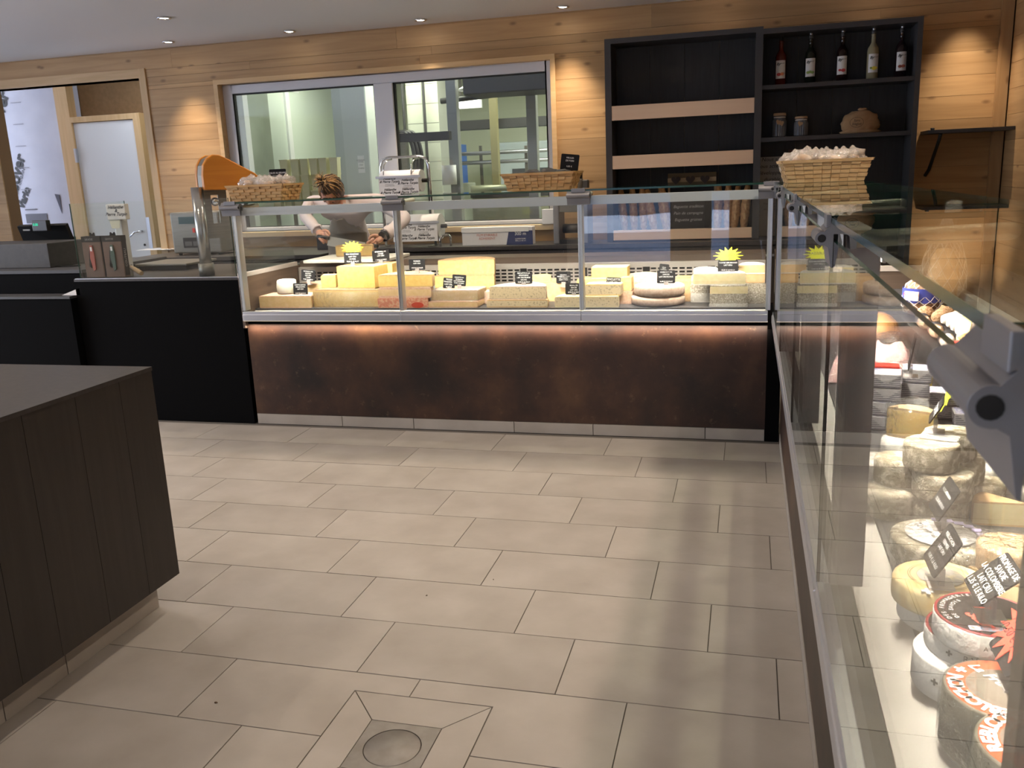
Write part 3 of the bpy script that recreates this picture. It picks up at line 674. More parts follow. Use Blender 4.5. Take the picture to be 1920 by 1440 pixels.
R_MOULD = mat('mottled_grey_rind', (0.74, 0.69, 0.58), .9, col2=(0.33, 0.275, 0.185), scale=60, detail=9, lo=.38, hi=.53, bump=.55, bscale=225, rnd=.05)
R_WHITE = mat('white_bloom_rind', (0.78, 0.75, 0.70), .7, col2=(0.66, 0.62, 0.56), scale=90, bump=.25, bscale=200)
WAXRED = mat('pink_wax_film', (0.60, 0.22, 0.14), .4, col2=(0.68, 0.40, 0.26), scale=70, lo=.45, hi=.6, bump=.3, bscale=150)
PAPERW = mat('waxed_paper', (0.84, 0.82, 0.80), .45, bump=.35, bscale=110)

def out_half(w, d, n=14): return [(-w/2, 0), (w/2, 0)] + [(w/2 * math.cos(PI * k / n), d * math.sin(PI * k / n)) for k in range(1, n)], [1] + [0] * n
def out_block(w, d, cut=(1, 1, 0, 1)): return [(-w/2, 0), (w/2, 0), (w/2, d), (-w/2, d)], list(cut)
def out_bulge(w, d):    # block whose back is a slice of the wheel's rind
    return [(-w/2, 0), (w/2, 0), (w/2, d * .85), (w/4, d), (-w/4, d), (-w/2, d * .85)], [1, 1, 0, 0, 0, 1]
def out_wedge(w, d, n=5): return [(-w/2, d)][::-1] + [(0, 0)] + [(w/2 - w * k / n, d + .12 * w * math.sin(PI * k / n)) for k in range(0, n)], [1, 1] + [0] * n
def out_round(r, n=26): return [(r * math.cos(2 * PI * k / n), r * math.sin(2 * PI * k / n)) for k in range(n)], [0] * n
def solid(name, outline, h, cutm, rind, r=.006, parent=None, topcut=False, jig=.0, bulge=0.0, seed=0):
    """cheese body: rounded edges, cut faces and rind as two meshes (the rind a child)"""
    pts, fl_ = outline; n = len(pts); cy = sum(p[1] for p in pts) / n; R = max(max(abs(p[0]) for p in pts), 1e-3)
    flat = any(fl_)
    lv = [(0, 1 - r / R), (r * .35, 1 - .25 * r / R), (r, 1)] + ([(h/2, 1 + bulge)] if bulge or jig else []) + [(h - r, 1), (h - r * .35, 1 - .25 * r / R), (h, 1 - r / R)]
    V = []
    for z, s in lv:
        for i, p in enumerate(pts):
            k = 1 + jig * noise.noise((p[0] * 22 + seed, p[1] * 22, z * 24 + seed))
            yb = 0 if flat else cy
            zz = z + (jig * .25 * R * noise.noise((p[0] * 17 + seed, p[1] * 17, 4)) if z > h * .6 else 0)
            V.append((p[0] * s * k, (p[1] - yb) * s * k + yb, zz))
    z_mid = lambda j: lv[j][1] == lv[j+1][1] or min(lv[j][1], lv[j+1][1]) >= 1
    A, B = MB(), MB(); A.v = list(V); B.v = list(V)
    for j in range(len(lv) - 1):
        for i in range(n):
            (A if fl_[i] and z_mid(j) else B).face([j*n + i, j*n + (i+1) % n, (j+1)*n + (i+1) % n, (j+1)*n + i], 0, not fl_[i])
    (A if topcut else B).face([(len(lv)-1)*n + i for i in range(n)]); B.face(list(range(n))[::-1])
    def strip(b):
        used = sorted({i for f in b.f for i in f}); mp_ = {i: k for k, i in enumerate(used)}
        b.v = [b.v[i] for i in used]; b.f = [[mp_[i] for i in f] for f in b.f]; return b
    if not A.f: o = strip(B).build(name, rind, parent); return o
    o = strip(A).build(name, cutm, parent); strip(B).build('rind', rind, o); return o
def wrap(o, outline, h, k=1.05, lift=.004, name='film_wrap', m=None, jig=.05, seed=1.0, crown=.0, top=True):
    pts, _ = outline; n0 = len(pts); fine = []
    for i in range(n0):
        a, c = pts[i], pts[(i+1) % n0]; q = 3 if n0 < 12 else 1
        for t in range(q): fine.append((a[0] + (c[0]-a[0])*t/q, a[1] + (c[1]-a[1])*t/q))
    cxx = sum(p[0] for p in fine)/len(fine); cyy = sum(p[1] for p in fine)/len(fine); n = len(fine); b = MB()
    lv = [(.001, 1.0), (h * .3, 1.0), (h * .7, 1.0), (h + lift, .97), (h + lift + crown * .6, .55), (h + lift + crown, .05)]
    if not top: lv = lv[:3] + [(h + .0005, .985)]
    for z, s in lv:
        for p in fine:
            q = 1 + jig * noise.noise((p[0] * 30 + seed * 7, p[1] * 30, z * 40 + seed))
            b.v.append((cxx + (p[0]-cxx) * s * k * q, cyy + (p[1]-cyy) * s * k * q, z + .2 * jig * h * noise.noise((p[0]*40, p[1]*40, seed))*(z > h*.5)))
    for j in range(len(lv) - 1):
        for i in range(n): b.face([j*n + i, j*n + (i+1) % n, (j+1)*n + (i+1) % n, (j+1)*n + i], 0, True)
    return b.build(name, m or FILM, o)

ZD = .7005
GC = 'cut cheeses on the far counter'
_top = {}
def far(key, label, kind, uL, uR, vT, y, on=None, cutm=P_YEL, rind=R_TAN, d=None, rz=0.0, film=False, jig=0.0, vB=None, topcut=False, r=.006, dx=0.0):
    """a cheese standing on the deck or on another one; its front edge lies at depth y, its top is read at vT"""
    vm = vT + 18; a, c = at(uL, vm, 1, y), at(uR, vm, 1, y); w = c.x - a.x; z0 = _top[on] + .0005 if on else ZD
    zt = at((uL + uR)/2, vT, 1, y).z; h = max(zt - z0, .018); cx_ = (a.x + c.x)/2 + dx
    if kind == 'half': o_ = out_half(w, d or w * .5)
    elif kind == 'wheel': o_ = out_round(w/2)
    elif kind == 'wedge': o_ = out_bulge(w, d or w * .8)
    else: o_ = out_block(w, d or w * .6)
    o = solid('cheese', o_, h, cutm, rind, min(r, h*.3), topcut=topcut, jig=jig, seed=uL)
    o.location = (cx_, y + (w/2 if kind == 'wheel' else 0), z0); o.rotation_euler = (0, 0, rz)
    tag(o, label, 'cheese', GC); _top[key] = z0 + h
    if film: wrap(o, o_, h, 1.03, .002, seed=uL, m=film if film is not True else None)
    return o
# left module
far('L1', 'wide tan cheese block at the left end carrying the white piece', 'block', 487, 584, 555, .10, cutm=P_TAN, rind=R_PINK, d=.17)
far('L2', 'tall white cheese cylinder piece standing on the leftmost tan block', 'wheel', 513, 545, 526, .15, on='L1', cutm=P_WHITE, rind=P_WHITE, jig=.08, r=.01)
far('L3', 'flat tan cheese quarter lying behind the two leftmost price cards', 'half', 560, 628, 532, .36, cutm=P_TAN, rind=R_PINK, d=.18)
far('L4', 'large yellow half wheel in clear film carrying the tallest block', 'half', 588, 712, 543, .12, cutm=P_YEL, rind=R_TAN, d=.24, film=True)
far('L5', 'small yellow wedge standing left of the tallest cheese block', 'wedge', 604, 629, 516, .20, on='L4', cutm=P_GOLD, rind=R_TAN, d=.10, rz=.3)
far('L6', 'tallest yellow cheese block under the yellow star on the far counter', 'block', 630, 704, 499, .155, on='L4', cutm=P_GOLD, rind=R_TAN, d=.16, rz=-.12)
far('L7', 'yellow cheese block with brown creases standing right behind the tallest block', 'block', 700, 736, 494, .30, cutm=P_GOLD, rind=R_TAN, d=.14)
far('L8', 'rosy red waxed wheel half with an oval seal at the bottom of the post stack', 'half', 709, 803, 559, .10, cutm=WAXRED, rind=WAXRED, d=.2)
far('L9', 'orange rinded half wheel in the middle of the post stack', 'half', 710, 809, 539, .105, on='L8', cutm=P_TAN, rind=R_PINK, d=.2, r=.012)
far('L10', 'yellow half wheel on top of the stack behind the left post', 'half', 710, 811, 515, .11, on='L9', cutm=P_GOLD, rind=R_TAN, d=.2)
# middle module
far('M1', 'tan cheese block lying front left in the middle bay', 'block', 804, 896, 565, .10, cutm=P_TAN, rind=R_PINK, d=.2)
far('M2', 'tan cheese block in clear film lying on another tan block', 'block', 809, 896, 544, .11, on='M1', cutm=P_TAN, rind=R_ROSY, d=.18, film=True)
far('M0', 'pale half wheel hidden at the bottom of the tall golden stack', 'half', 818, 926, 541, .36, cutm=P_PALE, rind=R_TAN, d=.2)
far('M3', 'big golden half wheel under the topmost one in the middle bay', 'half', 816, 927, 516, .355, on='M0', cutm=P_GOLD, rind=R_BROWN, d=.22)
far('M4', 'topmost big golden half wheel in the middle bay', 'half', 822, 927, 487, .36, on='M3', cutm=P_GOLD, rind=R_BROWN, d=.21)
far('M5', 'brown rinded cheese brick beside the speckled stack', 'block', 899, 921, 547, .24, cutm=R_ROSY, rind=R_ROSY, d=.11)
far('M6', 'speckled grey half wheel at the bottom of the mustard stack', 'half', 913, 1027, 562, .10, cutm=P_SPECK, rind=R_TAN, d=.22, jig=.02)
far('M7', 'speckled grey half wheel on top of the mustard stack', 'half', 918, 1024, 537, .105, on='M6', cutm=P_SPECK, rind=R_ROSY, d=.21, jig=.02)
far('M8', 'tan half wheel standing behind the speckled stack', 'half', 999, 1060, 528, .33, cutm=P_TAN, rind=R_TAN, d=.17)
far('M9', 'pale yellow slice on the tan half wheel behind the speckled stack', 'half', 999, 1033, 516, .34, on='M8', cutm=P_YEL, rind=P_YEL, d=.08)
# right module
far('R1', 'wide pale mottled half wheel in front of the right post', 'half', 1040, 1161, 556, .10, cutm=P_SPECK, rind=P_PALE, d=.23, jig=.02)
far('R2', 'pale speckled wedge on the wide mottled half wheel', 'wedge', 1097, 1164, 533, .12, on='R1', cutm=P_SPECK, rind=P_YEL, d=.13, topcut=True)
far('R3', 'pale yellow block behind the right post under the lined cheese', 'block', 1082, 1146, 523, .32, cutm=P_YEL, rind=P_YEL, d=.14)
far('R4', 'yellow cheese with a dark line through it at the top of its pile', 'block', 1109, 1176, 500, .33, on='R3', cutm=P_GOLD, rind=P_PALE, d=.12)
far('R5a', 'pink rinded cheese piece on the deck left of the two pinkish wheels', 'block', 1160, 1186, 546, .22, cutm=R_PINK, rind=R_PINK, d=.12)
far('R5', 'tan speckled piece on the small pink cheese', 'block', 1163, 1184, 521, .225, on='R5a', cutm=P_YEL, rind=R_TAN, d=.11)
far('R6', 'pinkish half wheel standing behind the two round pinkish wheels', 'half', 1180, 1236, 514, .36, cutm=R_ROSY, rind=R_ROSY, d=.14)
far('R7', 'lower of two whole pinkish wheels stacked in the right bay', 'wheel', 1177, 1281, 559, .09, rind=R_ROSY, jig=.015, r=.016)
far('R8', 'upper of two whole pinkish wheels stacked in the right bay', 'wheel', 1183, 1281, 538, .09, on='R7', rind=R_ROSY, jig=.015, r=.016)
far('R9', 'upright brown rinded piece right of the two pinkish wheels', 'block', 1266, 1296, 520, .30, cutm=R_TAN, rind=R_BROWN, d=.12)
far('S1', 'white rinded wheel half at the bottom of the star stack', 'half', 1329, 1402, 570, .10, cutm=R_WHITE, rind=R_WHITE, d=.15, film=True)
far('S2', 'grey mould wheel half second from the bottom of the star stack', 'half', 1330, 1400, 553, .10, on='S1', cutm=R_GREY, rind=R_GREY, d=.15, jig=.04)
far('S3', 'pale half wheel third from the bottom of the star stack', 'half', 1331, 1402, 535, .10, on='S2', cutm=P_PALE, rind=R_GREY, d=.15)
far('S4', 'wide pale half wheel at the top of the star stack', 'half', 1300, 1398, 512, .11, on='S3', cutm=P_PALE, rind=R_WHITE, d=.18)
far('S5', 'silver wrapped cheese at the bottom, left behind the star stack', 'half', 1295, 1331, 550, .27, cutm=R_WHITE, rind=R_WHITE, d=.1, film=True)
far('S6', 'grey mould piece on the silver wrapped cheese left of the star stack', 'half', 1294, 1331, 533, .27, on='S5', cutm=R_GREY, rind=R_GREY, d=.1, jig=.04)
far('S6b', 'pale cheese piece under the wide half wheel left of the star stack', 'half', 1296, 1331, 516, .28, on='S6', cutm=P_PALE, rind=P_PALE, d=.1)
far('S7', 'pale slice lying at the back left of the star card', 'half', 1300, 1346, 503, .31, on='S6b', cutm=P_PALE, rind=R_WHITE, d=.1)
far('T1', 'film wrapped grey cheese at the bottom of the stack by the corner post', 'half', 1398, 1438, 549, .22, cutm=R_GREY, rind=R_GREY, d=.1, film=True)
far('T2', 'dark grey mould piece in the stack by the corner post', 'half', 1398, 1436, 531, .22, on='T1', cutm=R_GREY, rind=R_GREY, d=.1, jig=.04)
far('T3', 'tan cut cheese second from the top by the corner post', 'half', 1398, 1434, 514, .22, on='T2', cutm=P_TAN, rind=R_TAN, d=.12)
far('T4', 'tan half wheel with a white top at the top of the corner stack', 'half', 1385, 1434, 495, .225, on='T3', cutm=P_TAN, rind=R_WHITE, d=.12)
# red oval seal on the rosy wheel
p = at(783, 572, 1, .0995); q = MB().prism([(.038 * math.cos(a/9*PI), .017 * math.sin(a/9*PI)) for a in range(18)], 1, -.001, .0008).build('oval_seal', mat('seal_red', (0.5, 0.06, 0.03), .5)); q.parent = [o for o in COL.objects if o.get('label', '').startswith('rosy red')][0]
q.matrix_parent_inverse = Matrix.Translation(q.parent.location).inverted(); q.location = (p.x, .0985, p.z)

def fcard(text, uL, uR, vT, vB, y, label, roll=0.0, **kw):
    a, c = at(uL, (vT+vB)/2, 1, y), at(uR, (vT+vB)/2, 1, y); m_ = (uL+uR)/2
    h = at(m_, vT, 1, y).z - at(m_, vB, 1, y).z; z = at(m_, vB, 1, y).z
    return card(text, ((a.x+c.x)/2, y, z - .022), (c.x - a.x, h), 0, -.08, label, roll=roll, **kw)
YS = (NEON_Y, 'fluorescent yellow star card')
fcard('FROMAGE DES\nALPAGES\nLAIT CRU\n7 MOIS\n19,50 € LE KILO', 565, 591, 506, 527, .33, 'black price card of five lines at the far left back of the counter', roll=.08)
fcard('COMTE ALPAGE\nVIEILLE EXTRA\nLAIT CRU\n\n23,80 € LE KILO', 550, 577, 531, 553, .17, 'black price card in front of the tan quarter beside the white piece')
fcard('VRAI BEAUFORT\nLAIT CRU\n12 MOIS\n19,60 € LE KILO', 645, 677, 473, 494, .19, 'black price card under the pale yellow star on the tallest block', star=(NEON_Y, 'fluorescent yellow star card', (.0, .060, 0), (.070, .042), None))
fcard('EMMENTAL DE\nSAVOIE\nLAIT CRU\n\n11,80 € LE KILO', 698, 730, 469, 490, .34, 'greyish price card behind the tallest block by the left post', roll=-.05)
fcard('MORBIER\nLAIT CRU\n\n13,50 € LE KILO', 767, 797, 486, 506, .17, 'black price card on the stack right of the left post')
fcard('MEULE\nTRADITION\nLAIT CRU\n16,60 €', 831, 853, 521, 541, .20, 'lower left of two overlapping black cards in the middle bay', roll=.1)
fcard('RACLETTE AU\nVIN BLANC\nLAIT PASTEURISE\n15,90 € LE KILO', 848, 874, 515, 536, .185, 'upper right of two overlapping black cards in the middle bay', roll=.08)
fcard('RACLETTE A LA\nMOUTARDE\nLAIT PASTEURISE\n15% MG\n15,90 € LE KILO', 966, 998, 509, 532, .18, 'black price card standing on the speckled mustard stack')
fcard('L\'Abondance\nFERMIER DES MONTS\nLAIT THERMISE\n18,20 € LE KILO', 1043, 1070, 509, 531, .33, 'black price card left of the right post, upper one')
fcard('REGAL DE\nSAVOIE\nLAIT CRU\n14,90 € LE KILO', 1060, 1092, 531, 552, .16, 'black price card cut by the right post, lower one')
fcard('RACLETTE\nLAIT CRU\n15,20 €', 1137, 1164, 520, 540, .20, 'black price card behind the pale speckled wedge', roll=.06)
fcard('BLEU DE\nCHEVRE\n27,90 € LE KILO', 1236, 1254, 495, 512, .25, 'black price card half hidden behind the goat cheese card', roll=.12)
fcard('FONDANT DE\nCHEVRE\nLAIT PASTEURISE\n\n26,80 € LE KILO', 1232, 1266, 507, 531, .17, 'black price card standing on the two round pinkish wheels')
fcard('TOMME DES BAUGES\nLAIT CRU\n\n15,50 € LE KILO', 1346, 1384, 488, 511, .18, 'black price card under the bright yellow star near the corner post', star=(NEON_Y, 'fluorescent yellow star card', (.0, .056, 0), (.078, .046), ('BEAUREGARD', .020, .004, 0)))
# ================================================================ DELICATESSEN COUNTER (right)
GR = 'goods in the right counter'
def rest(o, label, cat='cheese', group=None): return tag(o, label, cat, group)
def drum(u, v, zt, r, h, label, rind, jig=.03, film=False, bev=.007, group=None, name='cheese', sd=None):
    """round cheese whose top centre is seen at (u, v) at height zt"""
    p = at(u, v, 2, zt); o_ = out_round(r, 28)
    o = solid(name, o_, h, rind, rind, bev, jig=jig, seed=u if sd is None else sd); o.location = (p.x, p.y, zt - h); tag(o, label, 'cheese', group)
    if film: wrap(o, o_, h, 1.05, .003, seed=v, crown=.004)
    return o
GT = 'small grey tommes'
H_ = .0565
z1, z2, z3 = ZD + H_, ZD + 2*H_ + .0006, ZD + 3*H_ + .0012
drum(1671, 914, z1, .053, H_, 'small grey mottled tomme in film, bottom row, closest to the glass', R_MOULD, .05, True, group=GT)
drum(1762, 926, z1, .053, H_, 'small grey tomme in the bottom row behind the diamond shaped price card', R_MOULD, .05, True, group=GT)
drum(1843, 899, z1, .046, H_, 'small grey tomme standing alone at the right of the pyramid', R_MOULD, .05, group=GT)
drum(1686, 856, z2, .048, H_, 'small grey tomme in the second row, closest to the glass', R_MOULD, .05, group=GT)
drum(1769, 880, z2, .056, H_, 'small grey tomme in the middle of the second row of the pyramid', R_MOULD, .05, group=GT)
drum(1800, 852, z2, .048, H_, 'small greenish grey tomme at the back of the second row', R_MOULD, .05, group=GT)
drum(1748, 826, z3, .052, H_, 'small grey tomme on top carrying the white card clip', R_MOULD, .05, group=GT)
drum(1783, 807, z3, .052, H_, 'rearmost small tomme on top of the pyramid under the zinc clamp', R_MOULD, .05, group=GT)
drum(1643, 858, z1, .05, .05, 'film wrapped pale cheese squeezed behind the pyramid at the glass', R_WHITE, .05, True)
p = at(1706, 792, 2, .80); o_ = out_half(.11, .055)
o = solid('cheese', o_, .075, P_YEL, R_TAN, .006); o.location = (p.x, p.y, .757); o.rotation_euler = (0, 0, -.5); tag(o, 'cut yellow cheese half in shiny film behind the grey tommes', 'cheese'); wrap(o, o_, .075, 1.1, .008, seed=3, crown=.02, jig=.12)
o = drum(p.x, 0, .7565, .06, .0555, '', R_WHITE, .03) if False else None
s_ = solid('cheese', out_round(.06), .0560, R_WHITE, R_WHITE, .01, jig=.04); s_.location = (p.x, p.y + .02, ZD); tag(s_, 'white film wrapped wheel under the cut yellow half', 'cheese'); wrap(s_, out_round(.06), .054, 1.06, .0015, seed=5)
drum(1868, 868, .77, .055, .0695, 'film wrapped cheese right behind the lone grey tomme', R_WHITE, .05, True)
drum(1905, 908, .735, .04, .034, 'small film wrapped cheese at the frame edge right of the lone tomme', R_WHITE, .05, True)
# wrapped label tomme (two), reblochons, boxes
LAB = mat('white_label', (0.86, 0.84, 0.84), .35)
VIOL = mat('violet_print', (0.20, 0.18, 0.30), .5)
drum(1767, 1042, .738, .080, .0375, 'lower film wrapped grey tomme under the white labelled one', R_MOULD, .04, True)
t = drum(1767, 1004, .780, .084, .0412, 'film wrapped grey tomme with a large white label on top', R_MOULD, .03, True)
lb = MB().lathe([(.0565, 0), (.0565, .0008), (0, .0012)], n=30, cap=False).build('label', LAB, t, loc=(-.004, .0, .0448))
lb2 = MB(); 
for k in range(-2, 5):
    a = .35 + .3 * k; lb2.box(.062 * math.cos(a) - .008, .062 * math.sin(a) - .007, .0455, .062 * math.cos(a) + .008, .062 * math.sin(a) + .007, .0461)
lb2.build('label_print', VIOL, t)
txt('Tomme de Savoie', .021, (-.010, -.030, .0468), (0, 0, -1.2), INK_K, t, shear=.2)
drum(1770, 1118, .742, .067, .0415, 'white paper wrapped reblochon at the bottom by the lit sill', PAPERW, .05)
t = drum(1763, 1082, .784, .069, .0412, 'yellow orange reblochon with printed rings and a small cross', mat('orange_rind', (0.76, 0.53, 0.22), .55, col2=(0.82, 0.68, 0.40), scale=30, lo=.35, hi=.6, bump=.1), .02)
for r0 in (.046, .043, .033):
    b = MB(); n = 40
    for i in range(n):
        a, c = 2*PI*i/n, 2*PI*(i+1)/n
        b.quad([(r0*math.cos(a), r0*math.sin(a), .0428), (r0*math.cos(c), r0*math.sin(c), .0428), ((r0+.0012)*math.cos(c), (r0+.0012)*math.sin(c), .0428), ((r0+.0012)*math.cos(a), (r0+.0012)*math.sin(a), .0428)])
    b.build('printed_ring', mat('brown_print', (0.25, 0.17, 0.10), .6), t)
b = MB().lathe([(.034, .0424), (.033, .0436), (0, .0440)], n=28, cap=False).build('label', mat('grey_label', (0.46, 0.44, 0.43), .3, col2=(0.70, 0.62, 0.40), scale=90, lo=.5, hi=.62), t)
b = MB(); 
for i, j in ((0,0),(1,0),(-1,0),(0,1),(0,-1)): b.box(-.028 + i*.006 - .003, -.056 + j*.006 - .003, .0418, -.028 + i*.006 + .003, -.056 + j*.006 + .003, .0432)
b.build('printed_cross', LAB, t)
# black lidded round boxes
def boxed(u, v, zt, r, h, label, lidm, ringm, words, body, name='cheese_box', group=None, rim=True, fold=None):
    p = at(u, v, 2, zt); t_ = MB().lathe([(r*.97, 0), (r, .004), (r, h - .003), (r*.985, h)], n=36, jig=.012).build(name, body, loc=(p.x, p.y, zt - h)); tag(t_, label, 'cheese box', group)
    if ringm: MB().lathe([(r*.99, h), (r*.985, h + .0012), (r*.93, h + .0014), (r*.93, h)], n=36, cap=False).build('rim', ringm, t_)
    MB().lathe([(r*.94, h), (r*.93, h + .0010), (0, h + .0012)], n=36, cap=False).build('lid_label', lidm, t_)
    for w_, sz, rr, a0, da, m_, bd in words:
        n = len(w_)
        for i, ch in enumerate(w_):
            a = a0 + da * (i - (n-1)/2)
            if ch != ' ': txt(ch, sz, (rr * math.cos(a), rr * math.sin(a), h + .0018), (0, 0, a + (PI/2 if da > 0 else -PI/2)), m_, t_, bold=bd)
    return t_
LIDK = mat('dark_lid', (0.02, 0.016, 0.016), .8, spec=.15); REDRIM = mat('dark_red_rim', (0.28, 0.02, 0.03), .4)
ORL = mat('orange_lid', (0.62, 0.12, 0.055), .8, spec=.15); GREYL = mat('grey_lid_field', (0.20, 0.165, 0.14), .8, spec=.15)
a1 = boxed(1812, 1222, .752, .068, .0515, 'white paper box stack base with faint grey marks under the black lid', LAB, None, [], PAPERW)
for k in range(4):
    a = -2.35 + .33 * k; txt(('\u271a', 'R.V.', '\u271a', 'A. 74')[k], .014, (.0688 * math.cos(a), .0688 * math.sin(a), .028), (PI/2, 0, a + PI/2), INK_K, a1, name='print')
a2 = boxed(1832, 1180, .782, .066, .0285, 'white paper wrapped cheese box with a dark red rim, middle of the stack', LIDK, REDRIM, [], PAPERW)
for k in range(3):
    a = -2.3 + .42 * k; txt(('\u271a', 'R.V.', 'DEPUIS')[k], .012, (.0668 * math.cos(a), .0668 * math.sin(a), .015), (PI/2, 0, a + PI/2), INK_K, a2, name='print')
a3 = boxed(1848, 1152, .818, .064, .0345, 'white cheese box with a black lid and red lettering on top of its stack', LIDK, REDRIM,
           [('DES FROMAGERIES', .0088, .053, 2.6, -.135, INK_W, 0), ('DE SAVOIE', .008, .042, 2.9, -.16, INK_W, 0)], PAPERW)
txt('La', .030, (.002, .006, .0378), (0, 0, -1.15), INK_R, a3, shear=.35, bold=.0012); txt('Star', .026, (-.012, -.022, .0378), (0, 0, -1.15), INK_R, a3, shear=.35, bold=.0012)
MB().box(.012, -.035, .0358, .034, -.012, .0364).build('picture', mat('meadow_print', (0.72, 0.68, 0.05), .5, col2=(0.16, 0.30, 0.08), scale=270), a3)
MB().box(-.030, -.050, .0358, .014, -.038, .0364).build('picture', mat('sky_print', (0.25, 0.45, 0.65), .5, col2=(0.75, 0.20, 0.12), scale=210), a3)
txt('A CONSOMMER', .009, (.0648 * math.cos(-1.35), .0648 * math.sin(-1.35), .02), (PI/2, 0, -1.35 + PI/2), INK_K, a3, name='print')
W_REB = [('REBLOCHON', .023, .0535, 3.82, -.235, INK_W, .0012), ('\u271a', .02, .054, 2.45, -.1, INK_W, 0), ('\u271a', .02, .054, -.9, -.1, INK_W, 0)]
DKW = mat('smoked_wrapper', (0.13, 0.115, 0.09), .45, col2=(0.19, 0.17, 0.14), scale=42)
for (u, v, zt, lab, rot) in ((1884, 1293, .785, 'reblochon box with an orange ringed lid beside the red star', 0.0), (1958, 1400, .785, 'reblochon box with an orange ringed lid cut off at the corner of the frame', -1.35)):
    t_ = boxed(u, v, zt, .069, .0835, lab, ORL, None, W_REB, DKW, group='reblochon boxes'); t_.rotation_euler = (0, 0, rot)
    MB().lathe([(.044, .0835), (.043, .0850), (0, .0853)], n=30, cap=False).build('lid_field', GREYL, t_)
    txt('La Fruitiere', .020, (-.002, .010, .0860), (0, 0, -1.0), INK_W, t_, shear=.3, bold=.0004); txt('sofin', .015, (.018, .020, .0860), (0, 0, -1.0), INK_W, t_, shear=.3)
    o_ = out_round(.069, 28); wrap(t_, o_, .083, 1.06, .002, seed=u, jig=.05, top=False)
# pieces at the right frame edge
drum(1898, 1018, .805, .052, .05, 'upper film wrapped brown cheese at the right frame edge', R_BROWN, .04, True)
drum(1900, 1052, .754, .058, .0525, 'lower film wrapped brown cheese at the right frame edge', R_BROWN, .04, True)
p = at(1925, 972, 2, .72); o = solid('cheese', out_wedge(.07, .09), .05, P_PALE, R_TAN, .004); o.location = (p.x, p.y, ZD); o.rotation_euler = (0, 0, 1.2); tag(o, 'pale cheese wedge cut by the right frame edge', 'cheese')
p = at(1925, 1115, 2, .75); o = solid('cheese', out_wedge(.08, .10), .06, P_PALE, R_TAN, .004); o.location = (p.x, p.y, ZD); o.rotation_euler = (0, 0, .4); tag(o, 'pale wedge standing right behind the largest readable price card', 'cheese')
# readable cards facing the customers
RZ = -PI/2
def rcard(text, u, v, z, label, tilt=-.75, size=(.082, .072), roll=0.0, **kw):
    p = at(u, v, 2, z); return card(text, (p.x, p.y, z), size, RZ + kw.pop('yaw', 0), tilt, label, roll=roll, **kw)
rcard('ROCHEBARON\n\n22,50 € LE KILO', 1766, 990, .783, 'slanted black price card standing on the white labelled tomme', -.5, (.082, .066))
rcard('REBLOCHON\nFERMIER\nLAIT CRU\n\n18,80 € LE KILO', 1762, 1096, .789, 'slanted black price card standing on the yellow orange reblochon', -.55, (.082, .068))
rcard('FROMAGE DE\nSAVOIE\nLA COLOMBIERE\nLAIT CRU\n11,35 € LE KILO', 1856, 1158, .8205, 'largest readable black price card standing on the black lidded box', -.85, (.080, .068), fs=.0125)
rcard('REBLOCHON\nLAIT CRU', 1905, 1285, .7875, 'black price card with a red star standing on the orange ringed lid', -.75, (.082, .068),
      star=(NEON_R, 'fluorescent red star card', (-.010, .014, .002), (.056, .048), ('Petit\nreblochon\n10.50 € pièce', .017, .0, .0)))
p = at(1707, 706, 2, .8625)
card('ST MARCELLIN', (p.x, p.y, .8625), (.08, .09), RZ - .15, -.15, 'black price card seen edge on above the foil wrapped blocks')
p = at(1738, 812, 2, z3 + .001)
t = card('TOMME', (p.x + .015, p.y + .0, z3 + .0035), (.07, .05), RZ - .2, -.5, 'price card with a yellow star seen edge on, stuck on the top tomme', star=(NEON_Y, 'fluorescent yellow star card', (0, .03, 0), (.055, .045), None))
b = MB(); 
for k in (-.016, 0, .016): b.box(-.012 + k * 0, -.03 + k - .002, -.002, .05, -.03 + k + .002, .001)
b.box(-.02, -.05, -.002, -.008, -.008, .001); b.build('clip_fork', LAB, t, rot=(0, 0, PI/2 - .2))
# foil wrapped square blocks
FOIL = mat('silver_foil', (0.62, 0.60, 0.62), .35, .25, bump=.35, bscale=84)
FOILD = mat('foil_line', (0.10, 0.10, 0.14), .5)
LABB = mat('blue_white_label', (0.62, 0.62, 0.72), .4, col2=(0.16, 0.18, 0.42), scale=165, detail=3, lo=.5, hi=.56)
def foil_proto():
    w, h = .037, .0385
    t_ = MB().box(-w, -w, 0, w, w, h).build('foil_block', FOIL, bevel=.003)
    for sx_, sy_ in ((0, -1), (-1, 0), (1, 0)):
        b = MB(); n_ = 6
        for i in range(n_):
            z = .004 + .0052 * i
            if sy_: b.box(-w + .002, -w - .0004, z, w - .002, -w, z + .0016)
            else: b.box(sx_ * w - .0004, -w + .002, z, sx_ * w + .0004, w - .002, z + .0016)
        b.build('printed_lines', FOILD, t_)
    MB().prism([(-w + .001, h - .001), (0, .010), (w - .001, h - .001)], 1, -w - .0014, -w + .001).build('fold', FOIL, t_)
    MB().prism([(-w + .001, h - .001), (0, .010), (w - .001, h - .001)], 0, -w - .0014, -w + .001).build('fold', FOIL, t_)
    MB().box(-w + .003, -w + .003, h, w - .003, w - .003, h + .0006).build('label', LABB, t_)
    return tag(t_, '', 'foil block', 'foil wrapped square cheeses')
fb = foil_proto(); first = True
pos = [('column nearest to the glass', 1657, 800, 4), ('column under the edge on price card', 1712, 790, 4), ('third column from the glass', 1764, 780, 2), ('low column furthest from the glass', 1812, 796, 1)]
nm = ['bottom', 'second', 'third', 'top']
